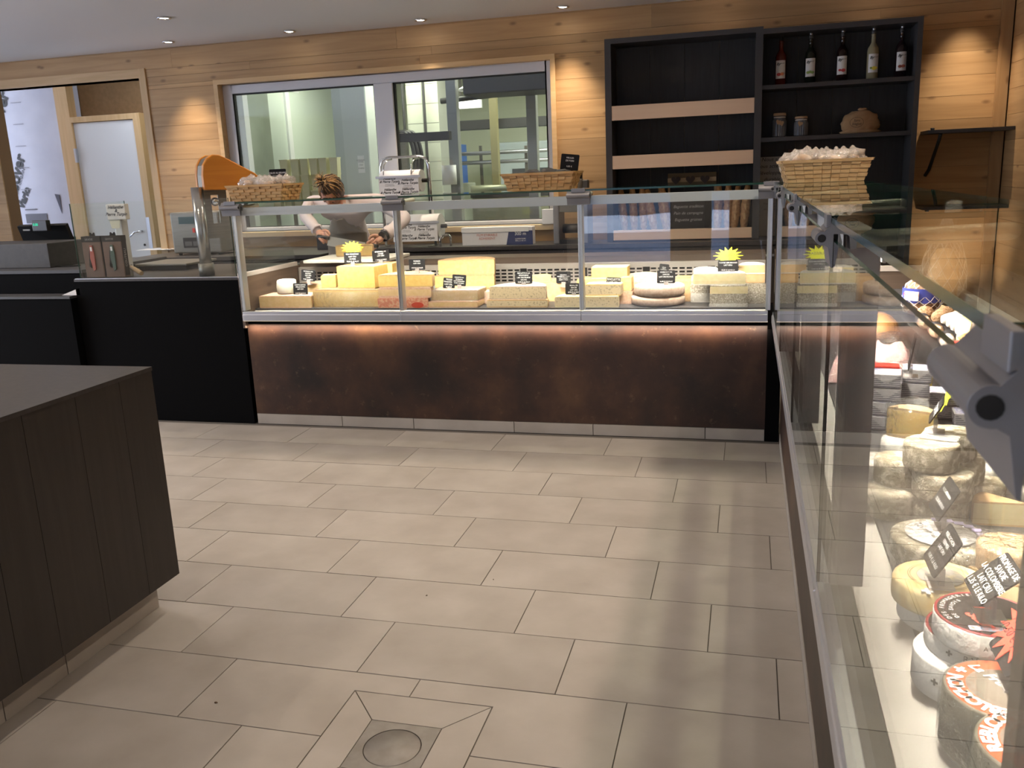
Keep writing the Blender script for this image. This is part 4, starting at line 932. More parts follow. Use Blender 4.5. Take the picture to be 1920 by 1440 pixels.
for cn, u, v, k_ in pos:
    p = at(u, v, 2, ZD)
    for i in range(k_):
        lv = nm[i] if k_ == 4 else (('lower', 'upper')[i] if k_ == 2 else 'single')
        lab = f'{lv} silver foil block, {cn}'
        xyz = (p.x + random.uniform(-.003, .003), p.y + random.uniform(-.003, .003), ZD + .0396 * i); rz_ = -.12 + random.uniform(-.06, .06)
        if first: fb.location = xyz; fb.rotation_euler = (0, 0, rz_); fb['label'] = lab; first = False
        else: copy_tree(fb, xyz, rz_, lab)
# meats ------------------------------------------------------------------
HAM = mat('pink_sliced_ham', (0.62, 0.30, 0.30), .4, col2=(0.74, 0.48, 0.46), scale=78, detail=6, bump=.2, bscale=60)
REDB = mat('red_band', (0.55, 0.04, 0.03), .35); YPACK = mat('yellow_pack', (0.78, 0.58, 0.12), .4)
SAUS = mat('sausage_skin', (0.36, 0.21, 0.12), .6, col2=(0.60, 0.45, 0.32), scale=72, bump=.5, bscale=90)
FLOUR = mat('floured_skin', (0.78, 0.73, 0.66), .8, col2=(0.66, 0.55, 0.46), scale=66, bump=.4, bscale=90)
GOLDH = mat('smoked_ham_skin', (0.48, 0.22, 0.07), .5, col2=(0.58, 0.31, 0.11), scale=24, bump=.1)
NET = mat('white_netting', (0.80, 0.77, 0.74), .8)
rs = MB().box(.12, .405, .7003, 1.95, .655, .82).build('riser', mat('black_riser', (0.03, 0.03, 0.032), .5), NEARC, bevel=.004)
def pack(u, v, z, rz, label, sz=(.17, .11, .05), tilt=0, seed=0):
    t_ = thing('ham_pack', label, 'ham pack', (u, v, z), rz, 'pink ham packs')
    b = MB(); nx, ny = 12, 8
    for s_ in (0, 1):
        for j in range(ny + 1):
            for i in range(nx + 1):
                x, y = i/nx - .5, j/ny - .5; e = max(0, 1 - (2*abs(x))**4) * max(0, 1 - (2*abs(y))**4)
                b.v.append((x * sz[0], y * sz[1], (.004 + e * sz[2] * (.8 + .4 * noise.noise((x * 5 + seed, y * 5, 1)))) if s_ else .002))
    for s_ in (0, 1):
        o0 = s_ * (nx+1) * (ny+1)
        for j in range(ny):
            for i in range(nx):
                q = [o0 + j*(nx+1)+i, o0 + j*(nx+1)+i+1, o0 + (j+1)*(nx+1)+i+1, o0 + (j+1)*(nx+1)+i]; b.face(q if s_ else q[::-1], 0, True)
    b.build('sliced_ham', HAM, t_)
    b = MB()
    for j in range(ny + 1):
        for i in range(nx + 1):
            x, y = i/nx - .5, j/ny - .5; e = max(0, 1 - (2*abs(x))**4) * max(0, 1 - (2*abs(y))**4)
            b.v.append((x * sz[0] * 1.15, y * sz[1] * 1.15, .006 + e * sz[2] * 1.12 + .008 * noise.noise((x * 14 + seed, y * 14, 2))))
    for j in range(ny):
        for i in range(nx): b.face([j*(nx+1)+i, j*(nx+1)+i+1, (j+1)*(nx+1)+i+1, (j+1)*(nx+1)+i], 0, True)
    b.build('film_wrap', FILM, t_); return t_
pack(.300, -1.43, ZD, 1.5, 'large pink sliced ham pack in shiny film behind the foil blocks', (.24, .16, .12), seed=1)
pack(.150, -1.50, ZD, 1.4, 'pink sliced ham pack in film close to the glass', (.20, .10, .085), seed=4)
pack(.315, -1.71, ZD, -.1, 'pink sliced ham pack partly hidden by the zinc clamp', (.14, .13, .085), seed=8)
t = thing('cheese_pack', 'red banded packet with yellow slices standing behind the first foil column', 'packet', (.215, -1.87, ZD), -.1)
MB().box(-.06, -.025, 0, .045, .025, .125).build('packet_body', YPACK, t, bevel=.004); MB().box(-.061, -.026, .095, .046, .026, .127).build('red_band', REDB, t, bevel=.003)
t = MB().box(-.035, -.03, 0, .035, .03, .10).build('yellow_packet', YPACK, bevel=.006, loc=(.315, -1.86, ZD), rot=(0, 0, .1)); tag(t, 'plain yellow packet standing behind the second foil column', 'packet')
# large ham in a net
p = at(1672, 628, 1, -1.25)
t = MB().ball((0, 0, 0), .085, .14, .075, 24, 14, 0, .10, 3).build('smoked_ham', GOLDH, loc=(.30, -1.03, ZD + .0745)); tag(t, 'large golden smoked ham in a fine net behind the ham packs', 'ham')
def netting(parent, prof, n=14, turns=9, r=.0012, c=(0, 0, 0)):
    b = MB()
    for s_ in (1, -1):
        for k in range(n):
            pts = []
            for j, (rr, z) in enumerate(prof): a = 2*PI*k/n + s_ * j * PI / len(prof) * turns / 9; pts.append((c[0] + rr*math.cos(a), c[1] + rr*math.sin(a), c[2] + z))
            b.tube(pts, r, 4, cap=False)
    return b.build('netting', NET, parent)
b = MB()
for k in range(9):
    a = PI * k / 9
    for s_ in (-1, 1):
        pts = [(.088 * math.sin(th) * math.cos(a + s_ * th), .143 * math.cos(th), .078 * math.sin(th) * math.sin(a + s_ * th)) for th in [PI * i / 14 for i in range(15)]]
        b.tube(pts, .0012, 4, cap=False)
b.build('netting', mat('brown_net', (0.30, 0.13, 0.05), .8), t)
def sausage(p0, p1, r, label, m, band=None, grp='dry sausages', bend=.0):
    a, c = Vector(p0), Vector(p1); n = 12; pts = []; rr = []
    for i in range(n + 1):
        f = i / n; pts.append(a.lerp(c, f) + Vector((0, 0, bend * math.sin(PI * f)))); rr.append(r * (math.sin(PI * min(max(f, .03), .97)) ** .35) * (1 + .06 * noise.noise((f * 6, r * 100, a.x * 9))))
    o = MB().tube(pts, rr, 12).build('dry_sausage', m); tag(o, label, 'sausage', grp)
    if band: MB().tube([a.lerp(c, .30), a.lerp(c, .62)], r * 1.07, 14, cap=False).build('paper_band', band, o)
    return o
BK = mat('black_band', (0.03, 0.03, 0.035), .4)
def seg(u0, v0, u1, v1, y0, y1): return at(u0, v0, 1, y0), at(u1, v1, 1, y1)
def lay(x0, y0, x1, y1, z, *a, **k): return sausage((x0, y0, z), (x1, y1, z), *a, **k)
lay(.445, -1.12, .435, -1.29, .8455, .024, 'dry sausage with a black band at the far end of the riser', SAUS, BK)
lay(.455, -1.31, .44, -1.47, .8455, .024, 'dry sausage with a black band, second on the riser', SAUS, BK)
lay(.455, -1.49, .44, -1.64, .8455, .024, 'dry sausage with a black band, third on the riser', FLOUR, BK)
lay(.455, -1.66, .44, -1.84, .8465, .025, 'dry sausage with a red band at the near end of the riser', SAUS, REDB)
# walnut sausages, blue net, white floured sausages, on the riser
for i, (x, y) in enumerate(((.47, -1.06), (.54, -1.05), (.61, -1.06), (.515, -1.115), (.585, -1.12))):
    o = MB().ball((0, 0, 0), .036, .032, .03, 12, 8, 0, .25, i * 3.1).build('nut_sausage', mat('walnut_skin', (0.22, 0.12, 0.055), .7, col2=(0.46, 0.30, 0.17), scale=120, bump=.6, bscale=120), loc=(x, y, .8485)); tag(o, ('round brown walnut sausage at the back left on the riser', 'round brown walnut sausage at the back middle on the riser', 'round brown walnut sausage at the back right on the riser', 'round brown walnut sausage at the front left on the riser', 'round brown walnut sausage at the front right on the riser')[i], 'sausage', 'round walnut sausages')
t = thing('sausage_net', 'white net of small sausages with a blue label on the riser', 'sausage net', (.475, -.94, .8205))
MB().lathe([(.02, .004), (.060, .02), (.068, .07), (.055, .12), (.02, .155)], n=20).build('small_sausages', mat('net_sausages', (0.32, 0.18, 0.10), .6, col2=(0.48, 0.30, 0.19), scale=90, bump=.6, bscale=90), t)
MB().lathe([(.0705, .060), (.0705, .115)], n=20, cap=False).build('blue_label', mat('blue_label', (0.05, 0.07, 0.36), .4), t)
MB().box(-.0755, -.028, .070, -.0705, .028, .105).build('white_field', LAB, t, rot=(0, 0, .9)); txt('Noisettes', .016, (-.0485, -.0620, .094), (PI/2, 0, -.67), INK_R, t)
netting(t, [(.02, .003), (.063, .02), (.072, .045), (.074, .07), (.068, .1), (.06, .125), (.02, .158)], 12, 9, .0013)
for i, (x0, y0, x1, y1) in enumerate(((.50, -1.20, .645, -1.19), (.505, -1.27, .645, -1.26), (.505, -1.34, .645, -1.33), (.505, -1.41, .645, -1.40))):
    lay(x0, y0, x1, y1, .8515, .031, ('white floured sausage furthest from the camera on the riser', 'second white floured sausage on the riser', 'third white floured sausage on the riser with a yellow tag', 'white floured sausage nearest to the camera on the riser')[i], FLOUR, None, 'white floured sausages')
t = MB().box(-.022, -.0015, 0, .022, .0015, .085).build('yellow_tag', mat('pale_yellow_tag', (0.82, 0.74, 0.30), .6), loc=(.515, -1.452, .8205), rot=(-.25, 0, -.9)); tag(t, 'small pale yellow tag leaning on the white floured sausages', 'tag')
t = MB().ball((0, 0, 0), .07, .03, .02, 12, 8, 0, .3, 2).build('sliced_sausage_pack', mat('orange_slices', (0.70, 0.22, 0.07), .5, col2=(0.82, 0.52, 0.16), scale=90), loc=(.56, -1.52, .8445)); tag(t, 'orange sliced sausage pack beside the white floured sausages', 'packet')
# tall net bag with film seen through the top glass
t = thing('net_bag', 'tall white net bag with a film wrapped sausage at the pale grille', 'net bag', (.59, -.72, .8205))
MB().lathe([(.02, .003), (.055, .03), (.062, .12), (.050, .20), (.03, .24)], n=18, jig=.1).build('bagged_sausage', mat('bag_sausage', (0.52, 0.33, 0.17), .6, col2=(0.66, 0.46, 0.27), scale=36, bump=.3), t)
MB().lathe([(.04, .002), (.075, .03), (.085, .14), (.07, .23), (.035, .32), (.045, .38)], n=22, jig=.35, cap=False).build('film_bag', FILM, t)
netting(t, [(.04, .003), (.075, .03), (.088, .08), (.09, .14), (.08, .20), (.06, .26), (.03, .32), (.012, .37)], 12, 9, .0012)
MB().ball((.02, 0, .40), .035, .03, .03, 12, 8, 0, .8, 7).build('knot', NET, t)
t = MB().lathe([(.03, .002), (.07, .03), (.075, .09), (.05, .14), (.02, .17)], n=20, jig=.4, cap=False).build('film_bag', FILM, loc=(.55, -2.10, ZD)); tag(t, 'empty looking clear film bag standing by the pale grille', 'bag')
t = MB().box(-.02, -.003, 0, .02, .003, .05).build('white_ticket', LAB, loc=(.650, -1.62, .8207), rot=(.1, 0, -PI/2)); tag(t, 'white ticket leaning on the pale perforated grille', 'tag')
# ================================================================ BACK OF THE SHOP
# ---- dark shelf unit
FRONTB = mat('tan_front_board', (0.80, 0.57, 0.40), .55, col2=(0.84, 0.62, 0.44), scale=8, stretch=(.1, 3, 3))
SY = 2.0
su = thing('shelf_unit', 'tall black oak shelf unit with bread shelves and bottles on the back wall', 'shelf unit', (0, SY, 0))
X0, X1, XD0, XD1, ZT = -1.199, .903, -.153, -.105, 2.338
MB().box(X0, 0, .905, X0 + .045, .285, ZT).build('side_panel', SHELFGREY, su); MB().box(X1 - .033, 0, .905, X1, .285, ZT - .015).build('side_panel', SHELFGREY, su)
MB().box(XD0, -.004, .905, XD1, .285, ZT).build('divider', SHELFGREY, su)
MB().box(X0 + .045, 0, ZT - .035, XD0, .285, ZT).build('top_board', SHELFGREY, su); MB().box(XD1, 0, ZT - .05, X1 - .033, .285, ZT - .015).build('top_board', SHELFGREY, su)
for a, c in ((X0 + .045, XD0), (XD1, X1 - .033)):
    n = 4
    for i in range(n): w = (c - a) / n; MB().box(-w/2 + .0007, 0, 0, w/2 - .0007, .008, 1.4).build('back_board', BLACKOAK_V, su, loc=(a + w * (i + .5), .277, .905))
for z in (1.955, 1.605): MB().box(XD1, .012, z - .028, X1 - .033, .277, z).build('shelf', SHELFGREY, su)
for z0, z1 in ((1.777, 1.878), (1.433, 1.528), (.914, .988)):
    MB().box(X0 + .046, .002, z0, XD0 - .001, .020, z1).build('front_board', FRONTB, su, bevel=.002)
    MB().prism([(.02, z0 + .01), (.277, z0 + .04), (.277, z0 + .06), (.02, z0 + .03)], 0, X0 + .046, XD0 - .001).build('tilted_shelf', GREYWOOD_X, su)
# bottles
def bottle(x, label, liquid, fruit, kind):
    t = thing('syrup_bottle', label, 'bottle', (x, 2.13, 1.9555), random.uniform(-.15, .15), 'bottles on the top shelf')
    MB().lathe([(.034, 0), (.0375, .004), (.0375, .185), (.034, .205), (.022, .225), (.0145, .24), (.0135, .285), (.0155, .287), (.0155, .294), (.0135, .296)], n=22).build('bottle_body', liquid, t)
    MB().lathe([(.0140, .284), (.0145, .314), (.010, .318), (.0095, .322), (.012, .326), (.012, .333), (0, .335)], n=16, cap=False).build('stopper', mat('steel_stopper', (.5, .5, .52), .25, .8) if kind else GASKET, t)
    b = MB(); n = 14; r = .0382
    for i in range(n):
        a0, a1 = -PI/2 - .95 + 1.9 * i/n, -PI/2 - .95 + 1.9 * (i+1)/n
        b.quad([(r*math.cos(a0), r*math.sin(a0), .045), (r*math.cos(a1), r*math.sin(a1), .045), (r*math.cos(a1), r*math.sin(a1), .165), (r*math.cos(a0), r*math.sin(a0), .165)])
    lb = b.build('label', LABW, t)
    txt('Bigallet', .019, (.002, -.0392, .142), (PI/2, 0, 0), INK_K, lb, shear=.25) if False else txt('By', .024, (-.014, -.0392, .140), (PI/2, 0, 0), INK_K, lb, shear=.3, bold=.0006)
    txt('SIROP', .012, (.010, -.0395, .143), (PI/2, 0, 0), INK_K, lb)
    for k, (dx, dz, s_, m_) in enumerate(fruit):
        MB().ball((dx, -.0380, .072 + dz), s_, .002, s_ * .8, 10, 6).build('fruit_print', m_, lb)
    return t
LABW = mat('bottle_label', (0.74, 0.74, 0.74), .5)
def C_(n, c): return mat(n, c, .5)
OR, GRN, RED, YEL, BRN = C_('print_orange', (.75, .25, .08)), C_('print_green', (.25, .36, .10)), C_('print_cherry', (.55, .05, .05)), C_('print_lemon', (.80, .68, .08)), C_('print_maroon', (.30, .08, .05))
LQ = [mat('red_syrup', (.10, .014, .008), .08), mat('dark_green_syrup', (.008, .010, .006), .08), mat('black_syrup', (.014, .006, .006), .08), mat('lemon_syrup', (.30, .27, .17), .1), mat('violet_syrup', (.016, .008, .010), .08)]
bottle(.018, 'red syrup bottle with an orange fruit label, first from the left', LQ[0], [(-.010, 0, .014, RED), (.012, .002, .013, OR)], 0)
bottle(.214, 'dark syrup bottle with a green fruit label', LQ[1], [(-.014, 0, .012, GRN), (.0, .003, .012, GRN), (.014, 0, .012, GRN)], 1)
bottle(.421, 'dark syrup bottle with a red cherry label in the middle of the row', LQ[2], [(-.012, .002, .010, RED), (.010, 0, .014, RED)], 1)
bottle(.617, 'pale lemon syrup bottle with a yellow fruit label', LQ[3], [(-.016, .002, .009, GRN), (.004, 0, .016, YEL), (.016, .001, .010, YEL)], 1)
bottle(.796, 'dark syrup bottle with a maroon fruit label, last on the right', LQ[4], [(-.010, 0, .013, BRN), (.010, .001, .013, BRN)], 1)
# jars and bag
JARG = glass('jar_glass', (0.80, 0.82, 0.86), .8, .05, .06, haze=.10, hazecol=(.5, .55, .65))
for x, h, lab in ((.02, .165, 'taller ribbed glass jar with a wooden lid and hanging hearts'), (.165, .135, 'shorter ribbed glass jar with a wooden lid and a heart')):
    t = thing('storage_jar', lab, 'jar', (x, 2.12, 1.6055), 0, 'ribbed storage jars')
    b = MB(); n = 44; prof = [(.040, 0), (.046, .008), (.047, h * .66), (.042, h * .76), (.037, h * .84), (.039, h * .88)]
    for j, (r, z) in enumerate(prof):
        for i in range(n):
            k = 1 + (.028 * (1 if i % 2 else -1) if .005 < z < h * .7 else 0); a = 2*PI*i/n; b.v.append((r*k*math.cos(a), r*k*math.sin(a), z))
    for j in range(len(prof) - 1):
        for i in range(n): b.face([j*n+i, j*n+(i+1)%n, (j+1)*n+(i+1)%n, (j+1)*n+i])
    b.face(list(range(n))[::-1]); b.build('jar_body', mat('ribbed_jar', (0.10, 0.11, 0.13), .15, col2=(0.16, 0.17, 0.19), scale=5), t)
    MB().lathe([(.043, h * .88), (.043, h * .97), (.040, h), (0, h)], n=24).build('lid', mat('lid_wood', (0.42, 0.29, 0.18), .6), t)
    MB().lathe([(.040, h * .80), (.041, h * .82), (.040, h * .84)], n=20, cap=False).build('string', NET, t)
    for k in range(2 if h > .15 else 1):
        hp = [(.018 * math.sin(a)**3 , .0012 * (13*math.cos(a) - 5*math.cos(2*a) - 2*math.cos(3*a) - math.cos(4*a))) for a in [2*PI*i/18 for i in range(18)]]
        MB().prism(hp, 1, -.002, .002).build('wooden_heart', mat('heart_wood', (0.40, 0.25, 0.14), .6), t, loc=(-.008 + .02*k, -.052, h * (.62 - .06*k)), rot=(.1, .3 - .6*k, .1))
SACK = mat('kraft_cloth', (0.36, 0.22, 0.115), .85, col2=(0.40, 0.26, 0.14), scale=25, bump=.2, bscale=60)
t = thing('cloth_bag', 'small tan cloth bread bag with a round stamp on the middle shelf', 'bag', (.555, 2.12, 1.6055))
MB().ball((0, 0, .07), .125, .065, .082, 22, 14, 0, .22, 2.0).lathe([(.12, .001), (.13, .012), (.09, .03)], n=22, sy=.55, jig=.2).build('bag_body', SACK, t)
b = MB(); n = 30
for i in range(n):
    a, c = 2*PI*i/n, 2*PI*(i+1)/n
    b.quad([(.045*math.cos(a), 0, .034*math.sin(a)), (.045*math.cos(c), 0, .034*math.sin(c)), (.043*math.cos(c), 0, .032*math.sin(c)), (.043*math.cos(a), 0, .032*math.sin(a))])
st = b.build('stamp', INK_K, t, loc=(-.03, -.076, .072), rot=(-.12, 0, 0)); txt('Sans', .024, (0, -.001, .012), (PI/2, 0, 0), INK_K, st, shear=.3); txt('blague', .024, (0, -.001, -.010), (PI/2, 0, 0), INK_K, st, shear=.3)
MB().ball((.01, 0, .158), .03, .02, .012, 10, 6, 0, .5, 3).build('gathered_neck', SACK, t)
# posters at the back of the right bay
p = at(1452, 360, 1, 2.25)
POST = mat('grey_poster', (0.42, 0.44, 0.44), .7)
t = thing('poster', 'grey poster about sustainable development leaning in the right bay', 'poster', (p.x, 2.262, 0))
MB().box(-.115, 0, .905, .115, .006, 1.475).build('sheet', POST, t)
txt('« Nous sommes\ntous acteurs du\ndéveloppement\ndurable. »', .038, (0, -.0015, 1.385), (PI/2, 0, 0), INK_K, t, shear=.2, lines=1.25)
txt('Fromages fermiers\net produits\nde nos montagnes', .02, (0, -.0015, 1.12), (PI/2, 0, 0), mat('faint_print', (.10, .10, .10), .7), t)
p = at(1493, 296, 1, 2.25); o = MB().box(-.055, 0, -.07, .055, .006, .06).build('small_picture', mat('maroon_picture', (.07, .025, .018), .6, col2=(.12, .05, .03), scale=12), loc=(p.x, 2.266, p.z)); tag(o, 'small maroon picture beside the grey poster', 'picture')
# breads
CRUST = mat('bread_crust', (0.30, 0.135, 0.042), .6, col2=(0.46, 0.26, 0.10), scale=50, detail=6, bump=.35, bscale=90, rnd=.08)
def baguette(u0, v0, u1, v1, r, label, y=2.14, dy=.07):
    a, c = at(u1, v1, 1, y), at(u0, v0, 1, y + dy); z0 = .952; f = (a.z - z0) / max(a.z - c.z, 1e-3) if a.z > z0 else 0
    a.z = max(a.z, z0 + r * .2); a.z = .957
    n = 14; pts = [a.lerp(c, i/n) for i in range(n + 1)]; rr = [r * (max(.12, math.sin(PI * min(max(i/n, .02), .98))) ** .28) * (1 + .07 * math.sin(i * 2.6 + u0)) for i in range(n + 1)]
    o = MB().tube(pts, rr, 12).build('baguette', CRUST); tag(o, label, 'bread', 'baguettes on the low bread shelf')
    b = MB()
    for k in range(3):
        q = a.lerp(c, .3 + .2 * k); b.ball((q.x, q.y - r * .84, q.z), r * .30, r * .2, r * 1.0, 8, 5)
    b.build('slash', mat('bread_slash', (0.56, 0.36, 0.17), .7), o); return o
for a in ((1163, 352, 1172, 428, .032, 'baguette furthest to the left on the low bread shelf'), (1185, 350, 1190, 428, .032, 'second baguette from the left on the low bread shelf'), (1203, 352, 1208, 428, .03, 'third baguette from the left, in front of the long loaves'), (1213, 356, 1228, 428, .034, 'baguette leaning right in the middle of the left bread group'), (1240, 352, 1252, 428, .042, 'thick long loaf just left of the chalkboard'), (1348, 348, 1345, 424, .034, 'baguette just right of the chalkboard'), (1366, 346, 1364, 424, .034, 'darker baguette, second right of the chalkboard'), (1384, 350, 1376, 424, .033, 'baguette third right of the chalkboard'), (1402, 348, 1394, 422, .035, 'baguette against the divider of the shelf unit')): baguette(*a)
p, q = at(1263, 415, 1, 2.10), at(1318, 355, 1, 2.10); h = q.z - p.z
t = thing('chalkboard', 'small chalkboard with handwriting between the baguettes', 'chalkboard', ((p.x+q.x)/2, 2.10, .957), 0)
w = (q.x - p.x) / 2 + .012; b_ = MB().box(-w, 0, 0, w, .012, h + .08).build('board', CARD, t, rot=(-.12, 0, 0))
txt('Baguette tradition\nPain de campagne\nBaguette graines', .030, (0, -.002, h * .62), (PI/2, 0, 0), mat('chalk', (.42, .42, .42), .9), b_, shear=.25, lines=1.6)
p, q = at(1252, 345, 1, 2.2), at(1343, 322, 1, 2.2)
t = thing('heart_rack', 'pale wooden rack with three dark hearts behind the chalkboard', 'rack', ((p.x+q.x)/2, 2.2, .957)); w = (q.x - p.x)/2; zt = q.z - .957
MB().box(-w, .015, zt - .10, w, .025, zt).build('back_plate', mat('olive_board', (0.13, 0.085, 0.035), .7), t); MB().box(-w, .0, zt - .065, w, .015, zt - .035).build('rail', mat('pale_rack_wood', (0.40, 0.28, 0.15), .6), t)
for s_ in (-1, 1): MB().box(s_ * w - .015 if s_ > 0 else -w, .025, 0, s_ * w if s_ > 0 else -w + .015, .04, zt).build('leg', mat('pale_rack_wood', (0, 0, 0)), t)
hp = [(.034 * math.sin(a)**3, .0022 * (13*math.cos(a) - 5*math.cos(2*a) - 2*math.cos(3*a) - math.cos(4*a))) for a in [2*PI*i/22 for i in range(22)]]
for k in (-1, 0, 1): MB().prism(hp, 1, -.008, 0).build('heart', mat('dark_heart', (0.035, 0.018, 0.010), .6), t, loc=(k * w * .60 - .01, 0, zt - .05))
# ---- wall shelf at the right, tap
t = thing('wall_shelf', 'dark wall shelf right of the shelf unit on a black bracket', 'shelf', (0, 0, 0))
MB().box(.975, 2.00, 1.578, WX - .002, WY - .002, 1.600).build('board', SHELFGREY, t)
MB().tube([(1.02, 2.28, 1.30), (1.035, 2.24, 1.34), (1.06, 2.08, 1.54), (1.06, 2.05, 1.577)], .012, 8).build('bracket', GASKET, t)
MB().lathe([(.012, 0), (.014, .018), (.005, .02)], n=12).build('bracket_knob', BLKPLASTIC, t, loc=(1.03, 2.18, 1.6))
# worktops along the back wall
def worktop(x0, x1, y0, label, name='worktop', nd_=3):
    t = thing(name, label, 'worktop', (0, 0, 0))
    MB().box(x0, y0, .872, x1, 2.285, .902).build('top', BLACKTOP, t)
    MB().box(x0 + .01, y0 + .06, 0, x1 - .01, 2.28, .08).build('kickboard', BLACK, t)
    MB().box(x0 + .01, y0 + .035, .08, x1 - .01, 2.28, .872).build('carcass', BLACK, t)
    w = (x1 - x0 - .02) / nd_
    for i in range(nd_):
        f = MB().box(x0 + .01 + w*i + .002, y0 + .014, .09, x0 + .01 + w*(i+1) - .002, y0 + .035, .862).build('cabinet_door', DARKWOOD_V, t)
        MB().box(x0 + w*(i+.5) - .07, y0 + .002, .79, x0 + w*(i+.5) + .07, y0 + .014, .806).build('handle', ALU, f)
    return t
worktop(-3.28, WX - .08, 1.87, 'long black worktop with dark cabinets below the back window', nd_=8)
worktop(-4.95, -3.285, 1.42, 'deep black worktop carrying the steel machine at the left', nd_=3)
t = thing('mixer_tap', 'chrome mixer tap at the right end of the back worktop', 'tap', (1.38, 2.02, .902))
MB().tube([(0, 0, 0), (0, 0, .20), (.005, -.01, .225), (.02, -.02, .23), (.10, -.03, .215)], .014, 12).build('spout', CHROME, t); MB().tube([(0, 0, .20), (-.03, -.02, .19), (-.06, -.03, .14)], .009, 10).build('lever', CHROME, t)
MB().lathe([(.026, 0), (.024, .02), (.015, .03)], n=16).build('base', CHROME, t)
# wrapping paper stand
def rolls():
    p = at(755, 345, 1, 2.02); r = .075; px_m = .0039
    t = thing('paper_roll_stand', 'steel stand with two printed white wrapping paper rolls before the window', 'paper roll stand', (p.x, 2.02, .9025))
    z1, z2 = at(752, 335, 1, 2.02).z - .9025 - .02, at(790, 425, 1, 2.02).z - .9025
    x2 = at(786, 425, 1, 2.02).x - p.x
    for i, (dx, z, hl, rr) in enumerate(((0, z1, .165, .085), (x2, max(z2, .10), .185, .098))):
        ro = MB().tube([(dx - hl, 0, z), (dx + hl, 0, z)], rr, 28).build('paper_roll', PAPER, t)
        MB().tube([(dx - hl - .03, 0, z), (dx + hl + .045, 0, z)], .016, 12).build('core', GASKET, ro)
        MB().box(dx - hl - .02, -rr - .012, z + rr * .30, dx + hl + .02, -rr - .002, z + rr * .30 + .018).build('tear_bar', ALU, t)
        MB().prism([(-rr - .001, z + rr * .3), (-rr - .001, z - rr * 1.1), (-rr + .003, z - rr * 1.1), (-rr + .003, z + rr * .3)], 0, dx - hl, dx + hl).build('hanging_sheet', PAPER, ro)
        for k, (ox, oz) in enumerate(((-.075, .012), (.075, -.004), (-.075, -.072), (.075, -.072))):
            q = txt('Hélianthe\n& Pierre Turpin', .026, (dx + ox, -rr - .0018, z + oz), (PI/2, 0, 0), INK_K, ro, shear=.45, bold=.0006, lines=.9)
            if k < 2: txt('73 RUE DU FORT\nTél. 04 79 00 00 00', .010, (dx + ox, -rr - .0018, z + oz - .038), (PI/2, 0, 0), INK_K, ro, lines=1.2)
    zt = at(760, 294, 1, 2.02).z - .9025
    for s_, xa, xb in ((0, -.19, .215),):
        MB().tube([(xa, .03, .0), (xa, .03, zt - .07), (xa + .02, .03, zt - .02), (xa + .07, .03, zt), (xb - .07, .03, zt), (xb - .02, .03, zt - .02), (xb, .03, zt - .07), (xb + .02, .03, 0)], .011, 10).build('frame_loop', CHROME, t)
    for xx in (-.12, .11): MB().tube([(xx + .03, .03, zt - .015), (xx + .01, -.02, zt - .02), (xx, -.07, zt - .06), (xx, -.088, z1 + .05)], .005, 8).build('press_wire', CHROME, t)
    xx = x2 + .205
    MB().tube([(xx, -.10, 0), (xx, -.10, .06), (xx + .015, -.09, .085), (xx + .05, -.05, .088), (xx + .065, -.04, .07), (xx + .065, -.04, .0)], .009, 10).build('foot_loop', CHROME, t)
    for xx in (-.19, .215): MB().box(xx - .02, -.05, 0, xx + .02, .08, .006).build('foot', STEEL, t)
    return t
rolls()
p, q = at(869, 460, 1, 1.98), at(1000, 440, 1, 1.98); w = q.x - p.x
t = thing('cling_film_box', 'long white cling film box with a blue end beside the paper rolls', 'box', ((p.x+q.x)/2, 2.0, .9025))
zt = .135
MB().box(-w/2, -.045, 0, w/2, .045, zt).build('carton', mat('white_carton', (0.70, 0.70, 0.72), .5), t, bevel=.003)
MB().prism([(w*.13, .001), (w*.5 + .001, .001), (w*.5 + .001, zt - .028), (w*.17, zt - .028)], 1, -.0463, -.044).build('blue_print', mat('navy_print', (0.03, 0.045, 0.14), .5), t)
MB().box(-w/2 - .002, -.050, zt - .035, w/2 - .03, -.045, zt + .001).box(-w/2 - .002, -.050, zt, w/2 - .03, .046, zt + .002).build('flap', WHITE, t)
txt('FILM ETIRABLE\nADHERENT', .026, (-w*.14, -.0475, zt * .48), (PI/2, 0, 0), mat('faded_red_print', (.50, .16, .12), .6), t); txt('300 m', .036, (w*.33, -.0475, zt * .62), (PI/2, 0, 0), INK_W, t); txt('ALIMENTAIRE\n300 m x 45 cm', .014, (w*.33, -.0475, zt * .28), (PI/2, 0, 0), INK_W, t)
# grating machine and mill near the shelf unit
p = at(1072, 400, 1, 2.0); t = thing('slicing_machine', 'grey slicing machine with a white top tray beside the shelf unit', 'machine', (p.x, 2.03, .9025))
zz = at(1072, 382, 1, 2.0).z - .9025
MB().box(-.13, -.10, 0, -.085, .12, zz - .0).build('side_cheek', CASTGREY, t, bevel=.008); MB().box(.09, -.10, 0, .135, .12, zz + .05).build('side_cheek', CASTGREY, t, bevel=.008)
MB().box(-.085, -.09, zz - .06, .09, .12, zz - .005).build('housing', STEEL, t, bevel=.006); MB().prism([(-.10, zz - .005), (.12, zz + .02), (.12, zz + .05), (-.10, zz + .0)], 0, -.082, .088).build('top_tray', WHITE, t)
MB().box(-.085, -.08, .0, .09, .12, .03).build('drip_tray', BLKPLASTIC, t); MB().tube([(-.07, -.02, .11), (.08, -.02, .11)], .035, 16).build('roller', BLKPLASTIC, t)
zc = at(1090, 345, 1, 2.03).z - .9025
